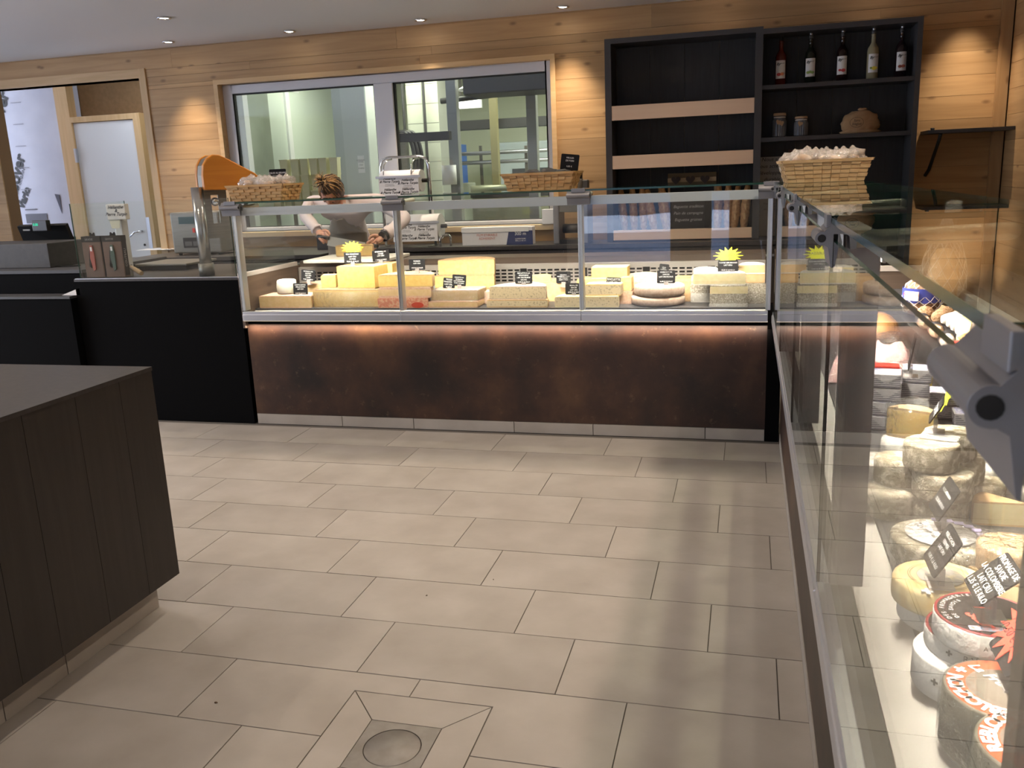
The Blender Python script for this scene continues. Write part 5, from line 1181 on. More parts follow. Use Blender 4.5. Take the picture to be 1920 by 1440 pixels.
c_ = MB().lathe([(.045, zz), (.045, zc + .03), (.04, zc + .04)], n=20).build('feed_cylinder', STEEL, t, loc=(.04, .02, 0)); MB().lathe([(.030, zc + .04), (.030, zc + .08), (.026, zc + .085), (0, zc + .085)], n=16).build('cylinder_cap', BLKPLASTIC, t, loc=(.05, .02, 0))
MB().box(.075, .0, zz, .125, .06, zc + .03).build('motor_column', mat('dark_column', (.06, .055, .05), .4), t, bevel=.008)
zk = at(1072, 312, 1, 2.03).z - .9025
MB().lathe([(.012, zc + .05), (.010, zk - .03), (.018, zk - .02), (.014, zk), (.024, zk + .015), (.022, zk + .028), (0, zk + .026)], n=14).build('press_knob', GASKET, t, loc=(.0, .02, 0)); MB().lathe([(.045, zc + .05), (.038, zc + .075), (.015, zc + .088), (0, zc + .09)], n=18).build('chrome_dome', CHROME, t, loc=(-.005, .02, 0))
p, q = at(1017, 428, 1, 2.24), at(1035, 392, 1, 2.24); o = MB().box(p.x, 2.236, 1.0355, q.x + .01, 2.30, q.z).build('white_box', PVC, bevel=.004); tag(o, 'small white box on the window sill end by the slicing machine', 'box')
# steel machine, papers, scale at the left
p = at(365, 479, 2, .902); zt = at(360, 398, 1, p.y).z - .902
t = thing('vacuum_machine', 'brushed steel packing machine with a dark slot left of the window', 'machine', (p.x, p.y + .02, .9025))
MB().box(-.20, 0, .015, .24, .30, zt).build('housing', STEEL, t, bevel=.012); MB().box(-.10, -.004, .06, .10, .001, .14).build('slot', GASKET, t); MB().box(-.085, -.006, .075, -.02, -.003, .11).box(-.01, -.006, .075, .08, -.003, .11).build('slot_parts', mat('slot_grey', (.09, .09, .09), .4), t)
MB().box(-.12, -.004, zt - .09, .02, .001, zt - .035).build('display', mat('teal_display', (.03, .07, .08), .3), t); MB().box(.0, -.008, zt - .16, .02, .0, zt - .125).build('red_switch', REDB, t)
for a in (-.16, .2): MB().lathe([(.012, 0), (.014, .015)], n=10).build('foot', GASKET, t, loc=(a, .03, 0))
b = MB(); rnd = random.Random(2)
p = at(300, 466, 2, .91)
for i in range(4):
    o = MB().box(-.15, -.10, 0, .15, .10, .0012).build('paper_sheet', PAPER, loc=(p.x + rnd.uniform(-.06, .06), max(p.y, 1.56) + rnd.uniform(-.03, .03), .9025 + .0014 * i), rot=(0, 0, rnd.uniform(-.3, .3))); tag(o, ('lowest', 'second', 'third', 'topmost')[i] + ' loose white paper sheet on the black worktop before the doorway', 'paper', 'loose paper sheets')
# ---- production room beyond the window
RW_ = mat('dairy_wall', (0.66, 0.68, 0.52), .5, col2=(0.70, 0.72, 0.58), scale=1.5)
tag(MB().box(-5.0, 2.46, -.08, .6, 7.2, -.002).build('floor_production', mat('wet_grey_floor', (.30, .30, .27), .4)), 'production room floor', kind='structure')
tag(MB().box(-5.0, 7.2, 0, .6, 7.35, 3.4).build('wall_production', RW_), 'pale far wall of the production room', kind='structure')
tag(MB().box(-5.0, 2.46, 2.95, .6, 7.35, 3.1).build('ceiling_production', mat('dairy_ceiling', (.55, .56, .50), .7)), 'production room ceiling', kind='structure')
tag(MB().box(.45, 2.46, 0, .6, 7.2, 2.95).build('wall_production_right', RW_), 'right wall of the production room', kind='structure')
tag(MB().box(-5.018, 2.46, 0, -5.0, 7.2, 2.95).build('wall_production_left', mat('corridor_green_white', (0, 0, 0))), 'left wall of the production room', kind='structure')
# cold room screen, running back to the right
PA, PB = Vector((-4.59, 3.2, 0)), Vector((-4.15, 6.2, 0)); 
pa = at(447, 200, 1, 3.3); pb = at(618, 200, 1, 5.6); PA, PB = Vector((pa.x, 3.3, 0)), Vector((pb.x, 5.6, 0)); D_ = (PB - PA); Ln = D_.length; ang = math.atan2(D_.y, D_.x)
t = thing('cold_room_screen', 'white framed frosted screen of the cold room behind the left pane', 'screen', PA, ang)
FROST = mat('frosted_panel', (0.25, 0.28, 0.22), .5, col2=(0.36, 0.40, 0.32), scale=2)
for x in (0, Ln * .42, Ln * .955): MB().box(x, -.05, 0, x + .10, .05, 2.45).build('mullion', WHITE, t)
MB().box(0, -.05, 2.40, Ln, .05, 2.47).build('head_rail', WHITE, t)
for a, c in ((.06, Ln * .42), (Ln * .42 + .06, Ln * .955)): MB().box(a, -.005, .05, c, .012, 2.40).build('frosted_panel', FROST, t)
# stacked cheese moulds
MLD = mat('cream_mould', (0.70, 0.67, 0.42), .45)
y0 = 3.15; grp = 'cream plastic cheese moulds behind the window'
pm = MB().prism([(-.034, 0), (.034, 0), (.040, .142), (-.040, .142)], 1, 0, .08).box(-.043, -.004, .138, .043, .084, .148).mesh('mould', MLD)
us = [516, 535, 553, 571, 589, 607, 625]
tb = thing('trolley', 'steel table under the cream moulds behind the window', 'table', (0, 0, 0))
xa, xb = at(512, 380, 1, y0).x, at(642, 380, 1, y0).x
zb = at(570, 388, 1, y0).z
lev = [zb, zb + .1485, zb + .297]
MB().box(xa, y0 - .04, lev[0] - .03, xb, y0 + .40, lev[0] - .0005).build('table_top', STEEL, tb)
for a in (xa + .02, xb - .05):
    for c in (y0, y0 + .34): MB().box(a, c, 0, a + .03, c + .03, lev[0] - .03).build('leg', STEEL, tb)
for j, z in enumerate(lev):
    for i, u in enumerate(us):
        x = at(u, 340, 1, y0).x
        if j == 2 and i == 0: continue
        o = bpy.data.objects.new('cheese_mould', pm); COL.objects.link(o); o.location = (x + .004 * math.sin(i * 3 + j), y0 + .012 * ((i + j) % 3), z); o.rotation_euler = (0, 0, .05 * math.sin(i * 5 + j * 2))
        row = ('bottom', 'middle', 'top')[j]; pl = ('first', 'second', 'third', 'fourth', 'fifth', 'sixth', 'seventh')[i]
        tag(o, f'cream plastic cheese mould, {pl} from the left in the {row} row', 'mould', grp)
# grey steel cupboard with a notice
p, q = at(626, 250, 1, 3.9), at(690, 250, 1, 3.9); zt = 2.75
t = thing('steel_cupboard', 'tall pale grey cupboard with a printed notice behind the left pane', 'cupboard', ((p.x+q.x)/2, 3.9, 0)); w = (q.x - p.x)/2
MB().box(-w, 0, 0, w, .4, zt).build('body', mat('pale_grey_enamel', (0.52, 0.56, 0.54), .4), t, bevel=.01); MB().box(-w * .45, -.004, .02, w * .95, 0, zt - .05).build('cupboard_door', mat('pale_grey_door', (0.60, 0.63, 0.61), .4), t)
n0 = at(677, 308, 1, 3.89); MB().box(n0.x - t.location.x - .035, -.008, n0.z - .085, n0.x - t.location.x + .035, -.0045, n0.z + .085).build('notice', LAB, t); txt('CONSIGNES\nLAVAGE\n\nSTOP\n\nHYGIENE', .016, (n0.x - t.location.x, -.0095, n0.z), (PI/2, 0, 0), INK_K, t)
# tiled bay with pipes behind the right pane
p, q = at(762, 200, 1, 4.6), at(822, 200, 1, 4.6)
t = thing('tiled_pier', 'white tiled pier behind the right pane with black pipes', 'pier', (p.x, 4.6, 0)); w = q.x - p.x
MB().box(.004, .004, 0, w - .004, .5, 2.9).build('core', mat('tile_joint', (.30, .31, .28), .7), t)
for i in range(2):
    for j in range(14): MB().box(i * w/2 + .003, 0, j * .2 + .003, (i+1) * w/2 - .003, .006, j * .2 + .197).build('wall_tile', mat('glazed_tile', (.68, .70, .58), .2), t)
for u in (757, 796):
    x = at(u, 200, 1, 4.55).x - p.x; MB().tube([(x, -.06, 0), (x, -.06, 2.9)], .016, 8).build('pipe', GASKET, t)
p = at(757, 300, 1, 4.2); t = thing('hose_reel', 'black hose hanging in loops behind the middle of the window', 'hose', (p.x, 4.2, 0))
for k in range(3): MB().tube([(.12 * math.cos(a) + .03 * k, .03 * k, p.z + .28 * math.sin(a)) for a in [2*PI*i/24 for i in range(25)]], .022, 8, cap=False).build('hose_loop', BLKPLASTIC, t)
MB().box(-.02, -.02, 0, .04, .06, p.z + .30).build('stand', STEEL, t)
for u, lab, yy in ((849, 'grey steel post nearest the middle behind the right pane', 3.6), (997, 'grey steel post at the right behind the right pane', 3.8)):
    p, q = at(u - 9, 250, 1, yy), at(u + 9, 250, 1, yy); o = MB().box(p.x, yy, 0, q.x, yy + .09, 2.95).build('steel_post', mat('grey_post', (.24, .25, .24), .45, .4)); tag(o, lab, 'post')
p, q = at(860, 244, 1, 5.0), at(1060, 215, 1, 5.0); o = MB().box(p.x - .4, 5.0, p.z, q.x, 5.2, q.z).build('dark_beam', mat('dark_beam', (.03, .03, .03), .6)); tag(o, 'dark horizontal beam across the right pane', 'beam')
p, q = at(918, 230, 1, 4.9), at(931, 230, 1, 4.9); o = MB().box(p.x, 4.9, 0, q.x, 4.98, 2.95).build('olive_post', mat('olive_post', (.20, .18, .09), .5)); tag(o, 'thin olive post in the middle of the right pane', 'post')
p = at(905, 165, 1, 4.3); t = thing('vat_agitator', 'pale agitator dish hanging high behind the right pane', 'agitator', (p.x, 4.3, p.z))
MB().lathe([(.03, 2.95 - p.z), (.03, .10), (.10, .08), (.24, .0), (.25, -.015), (.1, -.02), (.02, -.03)], n=26).build('dish', ALU_L, t); MB().tube([(-.45, 0, -.10), (.35, 0, -.06)], .03, 10).build('arm', BLKPLASTIC, t)
p, q = at(862, 345, 1, 4.4), at(1030, 345, 1, 4.4); w = (q.x - p.x)/2
t = thing('milk_vat', 'large steel milk vat behind the right pane', 'vat', ((p.x+q.x)/2, 4.4 + w, 0)); MB().lathe([(w * .9, 0), (w, .1), (w, 1.25), (w * 1.03, 1.27), (w * 1.03, 1.33), (w * .97, 1.33), (w * .96, .9)], n=36, cap=False).build('vat_body', mat('olive_steel', (.34, .35, .24), .35, .5), t); MB().lathe([(w * 1.035, 1.20), (w * 1.035, 1.26)], n=36, cap=False).build('dark_hoop', GASKET, t)
p, q = at(822, 345, 1, 5.6), at(852, 270, 1, 5.6); o = MB().box(p.x - .02, 5.6, p.z, q.x + .02, 6.0, q.z).build('blue_crate_stack', mat('blue_plastic', (.05, .16, .55), .4)); tag(o, 'blue plastic container behind the middle right of the window', 'container'); tb = MB().box(p.x - .1, 5.55, 0, q.x + .1, 6.05, p.z - .001).build('low_cabinet', mat('pale_cabinet', (.60, .62, .52), .5), bevel=.01); tag(tb, 'pale low cabinet carrying the blue container', 'cabinet')
q_ = at(845, 328, 1, 3.56); po = [o for o in COL.objects if o.get('label', '').startswith('grey steel post nearest')][0]; MB().tube([(q_.x, 3.52, q_.z - .09), (q_.x, 3.52, q_.z + .09)], .07, 20).build('towel_roll', WHITE, po)
p = at(862, 195, 1, 5.4); t = thing('bulkhead_lamp', 'bright tube lamp high behind the right pane', 'lamp', (p.x, 5.4, p.z)); MB().box(-.22, 0, -.04, .22, .06, .04).build('diffuser', emit('bulkhead', (1, .98, .85), 5), t); MB().box(-.24, .06, -.05, .24, .10, .05).build('casing', WHITE, t); MB().box(-.01, .04, .05, .01, .08, 2.95 - p.z).build('hanger', STEEL, t)
p, q = at(868, 178, 1, 3.3), at(1030, 132, 1, 3.3); o = MB().box(p.x, 3.3, p.z, q.x, 3.8, 2.90).build('ceiling_duct', mat('dark_duct', (.035, .035, .033), .6), bevel=.01); tag(o, 'dark duct under the ceiling at the top right of the window', 'duct')
t = thing('pipe_rail', 'pair of silver milk pipes crossing the right pane', 'pipes', (0, 5.45, 0))
for v in (283, 300):
    a, c = at(745, v + 12, 1, 5.45), at(1040, v - 12, 1, 5.45); MB().tube([(a.x, 0, a.z), (c.x, 0, a.z)], .022, 8).build('pipe', ALU, t)
for u in (900, 985): a = at(u, 290, 1, 5.45); MB().box(a.x - .015, .02, 0, a.x + .015, .05, a.z + .1).build('support', STEEL, t)
p, q = at(925, 330, 1, 6.2), at(1040, 262, 1, 6.2); o = MB().box(p.x, 6.2, 0, q.x, 6.7, q.z).build('process_cabinet', mat('pale_blue_enamel', (.44, .50, .52), .4), bevel=.02); tag(o, 'pale bluish process cabinet behind the milk vat', 'cabinet')
MB().box(.25, -.012, 1.2, .75, 0, 1.5).build('control_panel', mat('dark_panel', (.05, .055, .06), .3), o, loc=(p.x, 6.2, 0))
p, q = at(800, 248, 1, 3.2), at(842, 262, 1, 3.2); t = thing('machine_arm', 'dark machine arm reaching across the tiled pier', 'arm', (p.x, 3.2, 0)); MB().box(-.45, 0, q.z, q.x - p.x, .08, p.z).build('beam', mat('dark_beam', (0, 0, 0)), t); MB().box(-.42, .02, 0, -.36, .06, q.z).build('stand', STEEL, t)
o = MB().box(-2.0, 6.9, 0, -.2, 7.195, 1.9).build('wall_cabinet', mat('pale_cabinet', (.60, .62, .52), .5), bevel=.01); tag(o, 'pale cabinet against the far wall of the production room', 'cabinet')

# ---- woven chip baskets with wrapped cakes on the glass tops
CHIP = mat('poplar_chip', (0.56, 0.38, 0.19), .6, col2=(0.64, 0.46, 0.25), scale=12, stretch=(1, 1, .3), rnd=.1)
def basket(loc, rz, w, d, h, label, m=CHIP, flare=.85, ns=9):
    t = thing('chip_basket', label, 'basket', loc, rz)
    def P(i, n, z, side, off=0.0):
        s = flare + (1 - flare) * z / h; f = i / n - .5
        if side == 0: return (f * w * s, -d/2 * s - off, z)
        if side == 1: return (w/2 * s + off, f * d * s, z)
        if side == 2: return (-f * w * s, d/2 * s + off, z)
        return (-w/2 * s - off, -f * d * s, z)
    b = MB(); b.box(-w/2 * flare, -d/2 * flare, .0005, w/2 * flare, d/2 * flare, .004)
    for s_ in range(4):
        b.quad([P(0, 1, .001, s_, -.004), P(1, 1, .001, s_, -.004), P(1, 1, h, s_, -.004), P(0, 1, h, s_, -.004)])
    b.build('lining', m, t)
    bands = 5; bh = h / bands
    for k in range(bands):
        b = MB()
        for s_ in range(4):
            n = ns if s_ % 2 == 0 else max(4, int(ns * d / w))
            for i in range(n):
                o = .0045 if (i + k) % 2 else .0005; z0, z1 = k * bh + .001, (k + 1) * bh - .0015
                A = [P(i + .03, n, z0, s_, o), P(i + .97, n, z0, s_, o), P(i + .97, n, z1, s_, o), P(i + .03, n, z1, s_, o)]; B_ = [P(i + .03, n, z0, s_, -.003), P(i + .97, n, z0, s_, -.003), P(i + .97, n, z1, s_, -.003), P(i + .03, n, z1, s_, -.003)]
                b.quad(A); q = len(b.v); 
                for j in range(4): b.quad([A[j], B_[j], B_[(j+1)%4], A[(j+1)%4]])
        b.build('woven_strip', m, t)
    b = MB()
    for s_ in range(4): b.quad([P(-.01, 1, h - .004, s_, .008), P(1.01, 1, h - .004, s_, .008), P(1.01, 1, h + .008, s_, .009), P(-.01, 1, h + .008, s_, .009)]); b.quad([P(-.01, 1, h + .008, s_, .009), P(1.01, 1, h + .008, s_, .009), P(1, 1, h + .006, s_, -.006), P(0, 1, h + .006, s_, -.006)])
    b.build('rim', m, t)
    return t
CAKE = mat('pale_cakes', (0.56, 0.36, 0.20), .6, col2=(0.72, 0.58, 0.44), scale=30)
CRINK = glass('crinkled_film', (0.95, 0.95, 0.95), 1.0, .12, .10, bump=1.0, bscale=60, haze=.28, hazecol=(.86, .80, .76))
def cakes(loc, rz, w, d, z, n, where):
    rnd = random.Random(n); pr = None
    for i in range(n):
        x = -w/2 + w * (i + .5) / n + rnd.uniform(-.01, .01); y = rnd.uniform(-d/3, d/3); c, s = math.cos(rz), math.sin(rz)
        L_ = (loc[0] + x*c - y*s, loc[1] + x*s + y*c, loc[2] + z + rnd.uniform(-.006, .006)); R_ = rnd.uniform(-.8, .8)
        lab = f'film wrapped cake {("at the left end","left of the middle","left of the centre","in the centre","right of the centre","right of the middle","towards the right end","at the right end")[min(7, int(i * 8 / n))]} of the {where}'
        if pr is None:
            pr = MB().ball((0, 0, 0), .046, .036, .026, 10, 7, 0, .2, 1).build('wrapped_cake', CAKE, loc=L_, rot=(0, 0, R_)); tag(pr, lab, 'cake', 'film wrapped cakes in the ' + where)
            MB().ball((0, 0, .002), .058, .046, .042, 18, 11, 0, .9, 5).build('film_wrap', CRINK, pr)
        else: copy_tree(pr, L_, R_, lab)
p = at(1544, 339, 2, 1.3465); bl = (.135, -.40, 1.3370)
basket(bl, .05, .36, .25, .088, 'pale chip basket of wrapped cakes standing at the corner of the two counters', flare=.86, ns=9); cakes(bl, .05, .27, .16, .090, 8, 'corner basket')
p = at(500, 376, 1, .12); bl = (p.x, .115, 1.3370)
basket(bl, 0, .36, .24, .085, 'orange tinted chip basket of wrapped cakes at the left end of the far counter', mat('orange_chip', (0.58, 0.33, 0.13), .6, col2=(0.64, 0.42, 0.20), scale=12, rnd=.1), .86, 10); cakes(bl, 0, .27, .14, .088, 8, 'left basket')
card('SABLES AU BEURRE\nLE SACHET\n4,50 €', (p.x + .035, .215, 1.3375), (.11, .08), 0, -.1, 'black price card standing behind the left basket', fs=.014).children[0].location.z += .075
p = at(1018, 352, 1, .12); bl = (p.x, .115, 1.3370)
basket(bl, 0, .385, .24, .085, 'orange tinted chip basket holding dark packets near the right post', mat('orange_chip', (0, 0, 0)), .86, 10)
for i, (dx, dz) in enumerate(((-.06, .0), (.03, .003), (.10, -.006))):
    o = MB().ball((0, 0, 0), .055, .05, .022, 12, 7, 0, .4, i * 2.2).build('dark_packet', GASKET, loc=(bl[0] + dx, bl[1] + .02, bl[2] + .088 + dz)); tag(o, ('black packet at the left in the right basket', 'black packet in the middle of the right basket', 'small black packet under the card in the right basket')[i], 'packet', 'black packets')
card('MEULES\nDE FOIN\n\n4,80 €', (p.x + .135, .20, 1.3375), (.10, .085), 0, -.1, 'black price card standing behind the basket of dark packets', roll=.12, fs=.012).children[0].location.z += .075
# ================================================================ LEFT: cash desk, cutter, island
t = thing('cash_counter', 'plain black counter block left of the far cheese counter', 'counter', (0, 0, 0))
MB().box(-4.255, 0, 0, -3.095, .85, .885).build('body', BLACK, t); MB().box(-4.255, -.003, .885, -3.095, .85, .900).build('top', BLACKTOP, t)
MB().box(-4.25, .0, .9003, -3.10, .020, .9035).build('edge_strip', ALU, t)
t = thing('till_counter', 'stepped black till counter at the far left', 'counter', (0, 0, 0))
MB().box(-6.1, .09, 0, -4.262, .95, .93).build('body', BLACK, t); MB().box(-6.1, -.05, 0, -4.262, .088, .785).build('lower_step', BLACK, t)
MB().box(-6.1, -.055, .785, -4.262, .089, .800).build('ledge', mat('grey_ledge', (.05, .05, .052), .5), t); MB().box(-6.1, .085, .93, -4.262, .95, .950).build('top', SHELFGREY, t)
p = at(143, 554, 1, 0.0); o = MB().prism([(-.11, 0), (.03, 0), (.03, .045)], 1, 0, .05).build('white_wedge', PAPER, loc=(p.x, .0, .8005)); tag(o, 'white paper corner lying on the low ledge of the till counter', 'paper')
p, q = at(0, 505, 1, .25), at(95, 500, 1, .25)
o = MB().box(p.x - .5, .25, .9505, q.x, .62, at(60, 457, 1, .25).z).build('till_box', mat('charcoal_box', (.035, .032, .032), .6, col2=(.045, .042, .04), scale=30), bevel=.004); tag(o, 'large charcoal box on the till counter at the left edge', 'box')
t = thing('till_screen', 'black tilted till screen with a small customer display on top', 'till', (at(85, 450, 1, .75).x, .75, .9505))
x0_ = t.location.x; P4 = [at(32, 425, 1, .66), at(122, 422, 1, .66), at(141, 468, 1, .92), at(48, 462, 1, .92)]
fr = [(v.x - x0_, v.y - .75, v.z - .9505) for v in P4]; b = MB(); bk = [(a[0], a[1] + .03, a[2] + .012) for a in fr]
b.quad(fr); b.quad(bk[::-1])
for i in range(4): b.quad([fr[i], bk[i], bk[(i+1)%4], fr[(i+1)%4]])
b.build('screen', GASKET, t); MB().box(-.05, .15, 0, .05, .25, .16).build('stand', BLKPLASTIC, t); MB().box(-.12, .05, 0, .12, .32, .02).build('base', BLKPLASTIC, t)
d = at(78, 425, 1, .62); k_ = MB().box(-.062, -.02, -.03, .062, .02, .045).build('customer_display', BLKPLASTIC, t, loc=(d.x - x0_, d.y - .75, d.z - .9505), bevel=.004); txt('0.00', .025, (-.03, -.0215, .015), (PI/2, 0, 0), emit('green_digits', (.05, .9, .5), 1.5), k_)
MB().box(-.17, -.004, -.006, -.11, .0, .004).build('label_strip', mat('grey_strip', (.2, .2, .2), .5), t, loc=(d.x - x0_, d.y - .74, d.z - .97))
o = MB().box(-.08, -.06, 0, .08, .06, .12).build('receipt_printer', BLKPLASTIC, loc=(at(128, 485, 1, .6).x, .68, .9505), bevel=.006); tag(o, 'small black receipt printer beside the till screen', 'printer'); MB().box(-.045, -.0615, .07, .045, -.0595, .09).build('paper_slot', mat('slot_pale', (.45, .45, .43), .5), o)
p = at(120, 500, 1, .3); o = MB().tube([(p.x + .06 * math.cos(a) * (1 + .1 * a), .33 + .04 * math.sin(a) , .955) for a in [i * .5 for i in range(22)]], .004, 6).build('cable_coil', GASKET); tag(o, 'black cable coiled on the till counter behind the glass screen', 'cable')
# glass screens
for nm_, b_, lab in (('glass_screen', MB().box(-4.235, .035, .9037, -3.13, .043, 1.362, side=(1, 1, 0, 1, 0, 1)), 'clear glass screen standing along the front of the black counter'), ('glass_screen', MB().box(-4.247, .046, .9037, -4.239, .55, 1.362, side=(1, 1, 1, 0, 1, 0)), 'clear glass side screen beside the till')):
    o = b_.build(nm_, [GLASS, EDGE]); tag(o, lab, 'screen')
# gift packs
KRAFT = mat('kraft_brown', (0.09, 0.04, 0.02), .6, col2=(0.115, 0.055, 0.028), scale=20)
for i, (u, col_, lab) in enumerate(((181, mat('red_handle', (.35, .05, .02), .35), 'brown gift pack with a red handled knife on the black counter'), (219, mat('green_handle', (.02, .06, .035), .35), 'brown gift pack with a green handled knife on the black counter'))):
    p = at(u, 520, 1, .06); t = thing('gift_pack', lab, 'gift pack', (p.x, .056, .9040), .0, 'gift packs on the black counter')
    w = .068; h = .255
    MB().box(-w, 0, 0, w, .05, h).build('carton', KRAFT, t, bevel=.002); MB().box(-w - .0005, -.0008, h - .035, w + .0005, .0505, h + .0005).build('black_header', CARD, t)
    MB().prism([(-.022, 0), (.022, 0), (.018, .022), (.010, .022), (.0, .012), (-.010, .022), (-.018, .022)], 1, .0, .002).build('hang_tab', CARD, t, loc=(0, .02, h))
    txt('SAVOIE', .018, (-.012, -.0018, h - .019), (PI/2, 0, 0), mat('grey_print_light', (.3, .3, .3), .6), t)
    MB().prism([(-.008, .20), (.008, .20), (.016, .15), (.014, .05), (-.002, .04), (-.016, .12)], 1, -.008, .0005).build('knife_handle', col_, t); MB().prism([(-.03, .07), (-.018, .165), (-.006, .17), (-.016, .06)], 1, -.007, .0).build('blade', CARD, t); MB().box(-.006, -.0092, .165, .006, -.0082, .19).build('tiny_label', LAB, t)
    MB().box(w + .0002, .004, .01, w + .0012, .046, h - .01).build('side_print', CARD, t); txt('COUTEAU', .024, (w + .002, .025, .12), (PI/2, -PI/2, PI/2), mat('grey_print_light', (.3, .3, .3), .6), t)
# counter scale with a sign on its column
p = at(238, 497, 1, .40); t = thing('counter_scale', 'grey counter scale with a lettered sign on its column', 'scale', (p.x, .40, .9005))
zs = at(225, 397, 1, .40); MB().box(-.03, -.03, 0, .03, .03, zs.z - .9005 - .05).build('column', mat('scale_grey', (.46, .46, .44), .4), t, bevel=.008)
MB().prism([(-.03, -.02), (.03, -.02), (.045, .05), (-.045, .05)], 1, -.032, .03).build('neck', mat('scale_beige', (.56, .53, .38), .4), t, loc=(-.02, 0, zs.z - .9005 - .085))
s_ = MB().box(-.072, -.02, -.05, .072, .02, .05).build('sign', mat('sign_beige', (.58, .55, .50), .45), t, loc=(zs.x - p.x, -.02, zs.z - .9005), bevel=.004)
txt('Hélianthe\n&\nPierre Turpin', .030, (0, -.0215, .008), (PI/2, 0, 0), INK_K, s_, shear=.4, bold=.0005, lines=.75)
MB().box(.02, .05, .03, .42, .40, .045).build('weighing_plate', STEEL, t, bevel=.004); MB().box(.04, .07, 0, .40, .38, .03).build('scale_base', BLKPLASTIC, t)
p = at(252, 508, 1, .10); o = MB().tube([(p.x - .045, .13, .960), (p.x - .01, .12, .945), (p.x + .05, .10, .921)], [.010, .014, .0145], 12).build('wooden_handle', mat('beech_handle', (.66, .47, .27), .5)); tag(o, 'tool with a pale wooden handle lying on the black counter', 'tool'); MB().tube([(p.x - .075, .14, .973), (p.x - .045, .13, .960)], .011, 10).build('ferrule', STEEL, o); MB().box(p.x - .10, .12, .9005, p.x - .06, .165, .973).build('tool_head', STEEL, o)
# cheese cutter
p = at(389, 519, 1, .12); WOODO = wood('orange_varnished_wood', (.62, .25, .035), (.52, .185, .022), (.10, .03, .005), 0, .35, .03, 18, False)
t = thing('cheese_cutter', 'orange wooden cheese cutter head on a chrome column', 'cheese cutter', (p.x, .12, .9005), .95); zc_ = .9005
def K(u, v, y=.06): a = at(u, v, 1, y); return ((a.x - p.x) * .80, a.z - zc_)
ol = [K(366, 357), K(462, 356), K(484, 350), K(489, 330), K(478, 322), K(410, 293), K(398, 289), K(384, 289), K(372, 296), K(364, 310), K(363, 330)]
MB().prism(ol, 1, -.06, -.028).build('wooden_cheek', WOODO, t, bevel=.006); MB().prism(ol, 1, .045, .075).build('wooden_cheek', WOODO, t, bevel=.006)
cx_ = sum(q[0] for q in ol)/len(ol); cz_ = sum(q[1] for q in ol)/len(ol)
MB().prism([(cx_ + (q[0]-cx_)*.965, cz_ + (q[1]-cz_)*.93) for q in ol], 1, -.028, .045).build('steel_band', STEEL, t)
zt = K(385, 357)[1]; xt = K(378, 357)[0] * .0
MB().tube([(0, .0, 0), (0, 0, zt + .02)], .036, 20).build('column', mat('satin_chrome', (.42, .41, .40), .25, .85), t); MB().tube([(0, 0, 0), (0, 0, .075)], .046, 20).build('sleeve', STEEL, t)
a0, a1 = K(384, 357, .16), K(430, 447, .16)
b = MB(); xx0, xx1, zz0, zz1 = .030, .190, a1[1], zt; sl0, sl1, sz0, sz1 = .09, .135, zz0 + .09, zt - .03
b.box(xx0, .03, zz0, sl0, .038, zz1).box(sl1, .03, zz0, xx1, .038, zz1).box(sl0, .03, zz0, sl1, .038, sz0).box(sl0, .03, sz1, sl1, .038, zz1); b.build('slotted_plate', STEEL, t); MB().lathe([(.026, 0), (.026, .01), (.012, .016)], n=16).build('plate_knob', CHROME, t, loc=(.112, .03, sz1 - .04), rot=(PI/2, 0, 0))
# island cabinet in the left foreground
t = thing('island_cabinet', 'grey brown wooden island cabinet with a dark top in the left foreground', 'cabinet', (0, 0, 0))
IX, IY, IZ0, IZ1 = -2.065, -2.205, .125, .846
MB().box(-4.6, -4.9, IZ0 + .02, IX - .02, IY - .02, IZ1).build('carcass', BLACK, t)
MB().box(-4.62, -4.92, IZ1, IX + .002, IY + .002, IZ1 + .013).build('top', BLACKTOP, t)
ISL = wood('island_oak', (.033, .026, .022), (.023, .018, .015), (.010, .008, .007), 2, .55, .14, 34, True, 1.3)
y = IY; wds = [.16, .19, .20, .15, .22, .19, .17, .20, .19, .21, .19, .2, .2, .2]
for w in wds: MB().box(-.02, -w/2 + .0008, -(IZ1 - IZ0)/2, 0, w/2 - .0008, (IZ1 - IZ0)/2).build('plank', ISL, t, loc=(IX, y - w/2, (IZ0 + IZ1)/2)); y -= w
x = IX - .0205
for k in range(12): MB().box(-.1 + .0008, -.02, -(IZ1 - IZ0)/2, .1 - .0008, 0, (IZ1 - IZ0)/2).build('plank', ISL, t, loc=(x - .1, IY, (IZ0 + IZ1)/2)); x -= .2
MB().box(-4.5, -4.85, 0, IX - .10, IY - .035, IZ0 + .02).build('base', BLACK, t)
jy = [IY - .02] + [at(*q, 0, IX - .085).y for q in ((125, 1245), (8, 1335))]; jy += [jy[-1] - .6, jy[-1] - 1.2, -4.85]
for a, c in zip(jy, jy[1:]): MB().box(-.014, -(a - c)/2 + .0018, 0, 0, (a - c)/2 - .0018, IZ0 - .002).build('plinth_tile', TILE, t, loc=(IX - .085, (a + c)/2, .001))
for k in range(4): MB().box(-.298, 0, 0, .298, .014, IZ0 - .002).build('plinth_tile', TILE, t, loc=(IX - .40 - .6 * k, IY - .034, .001))
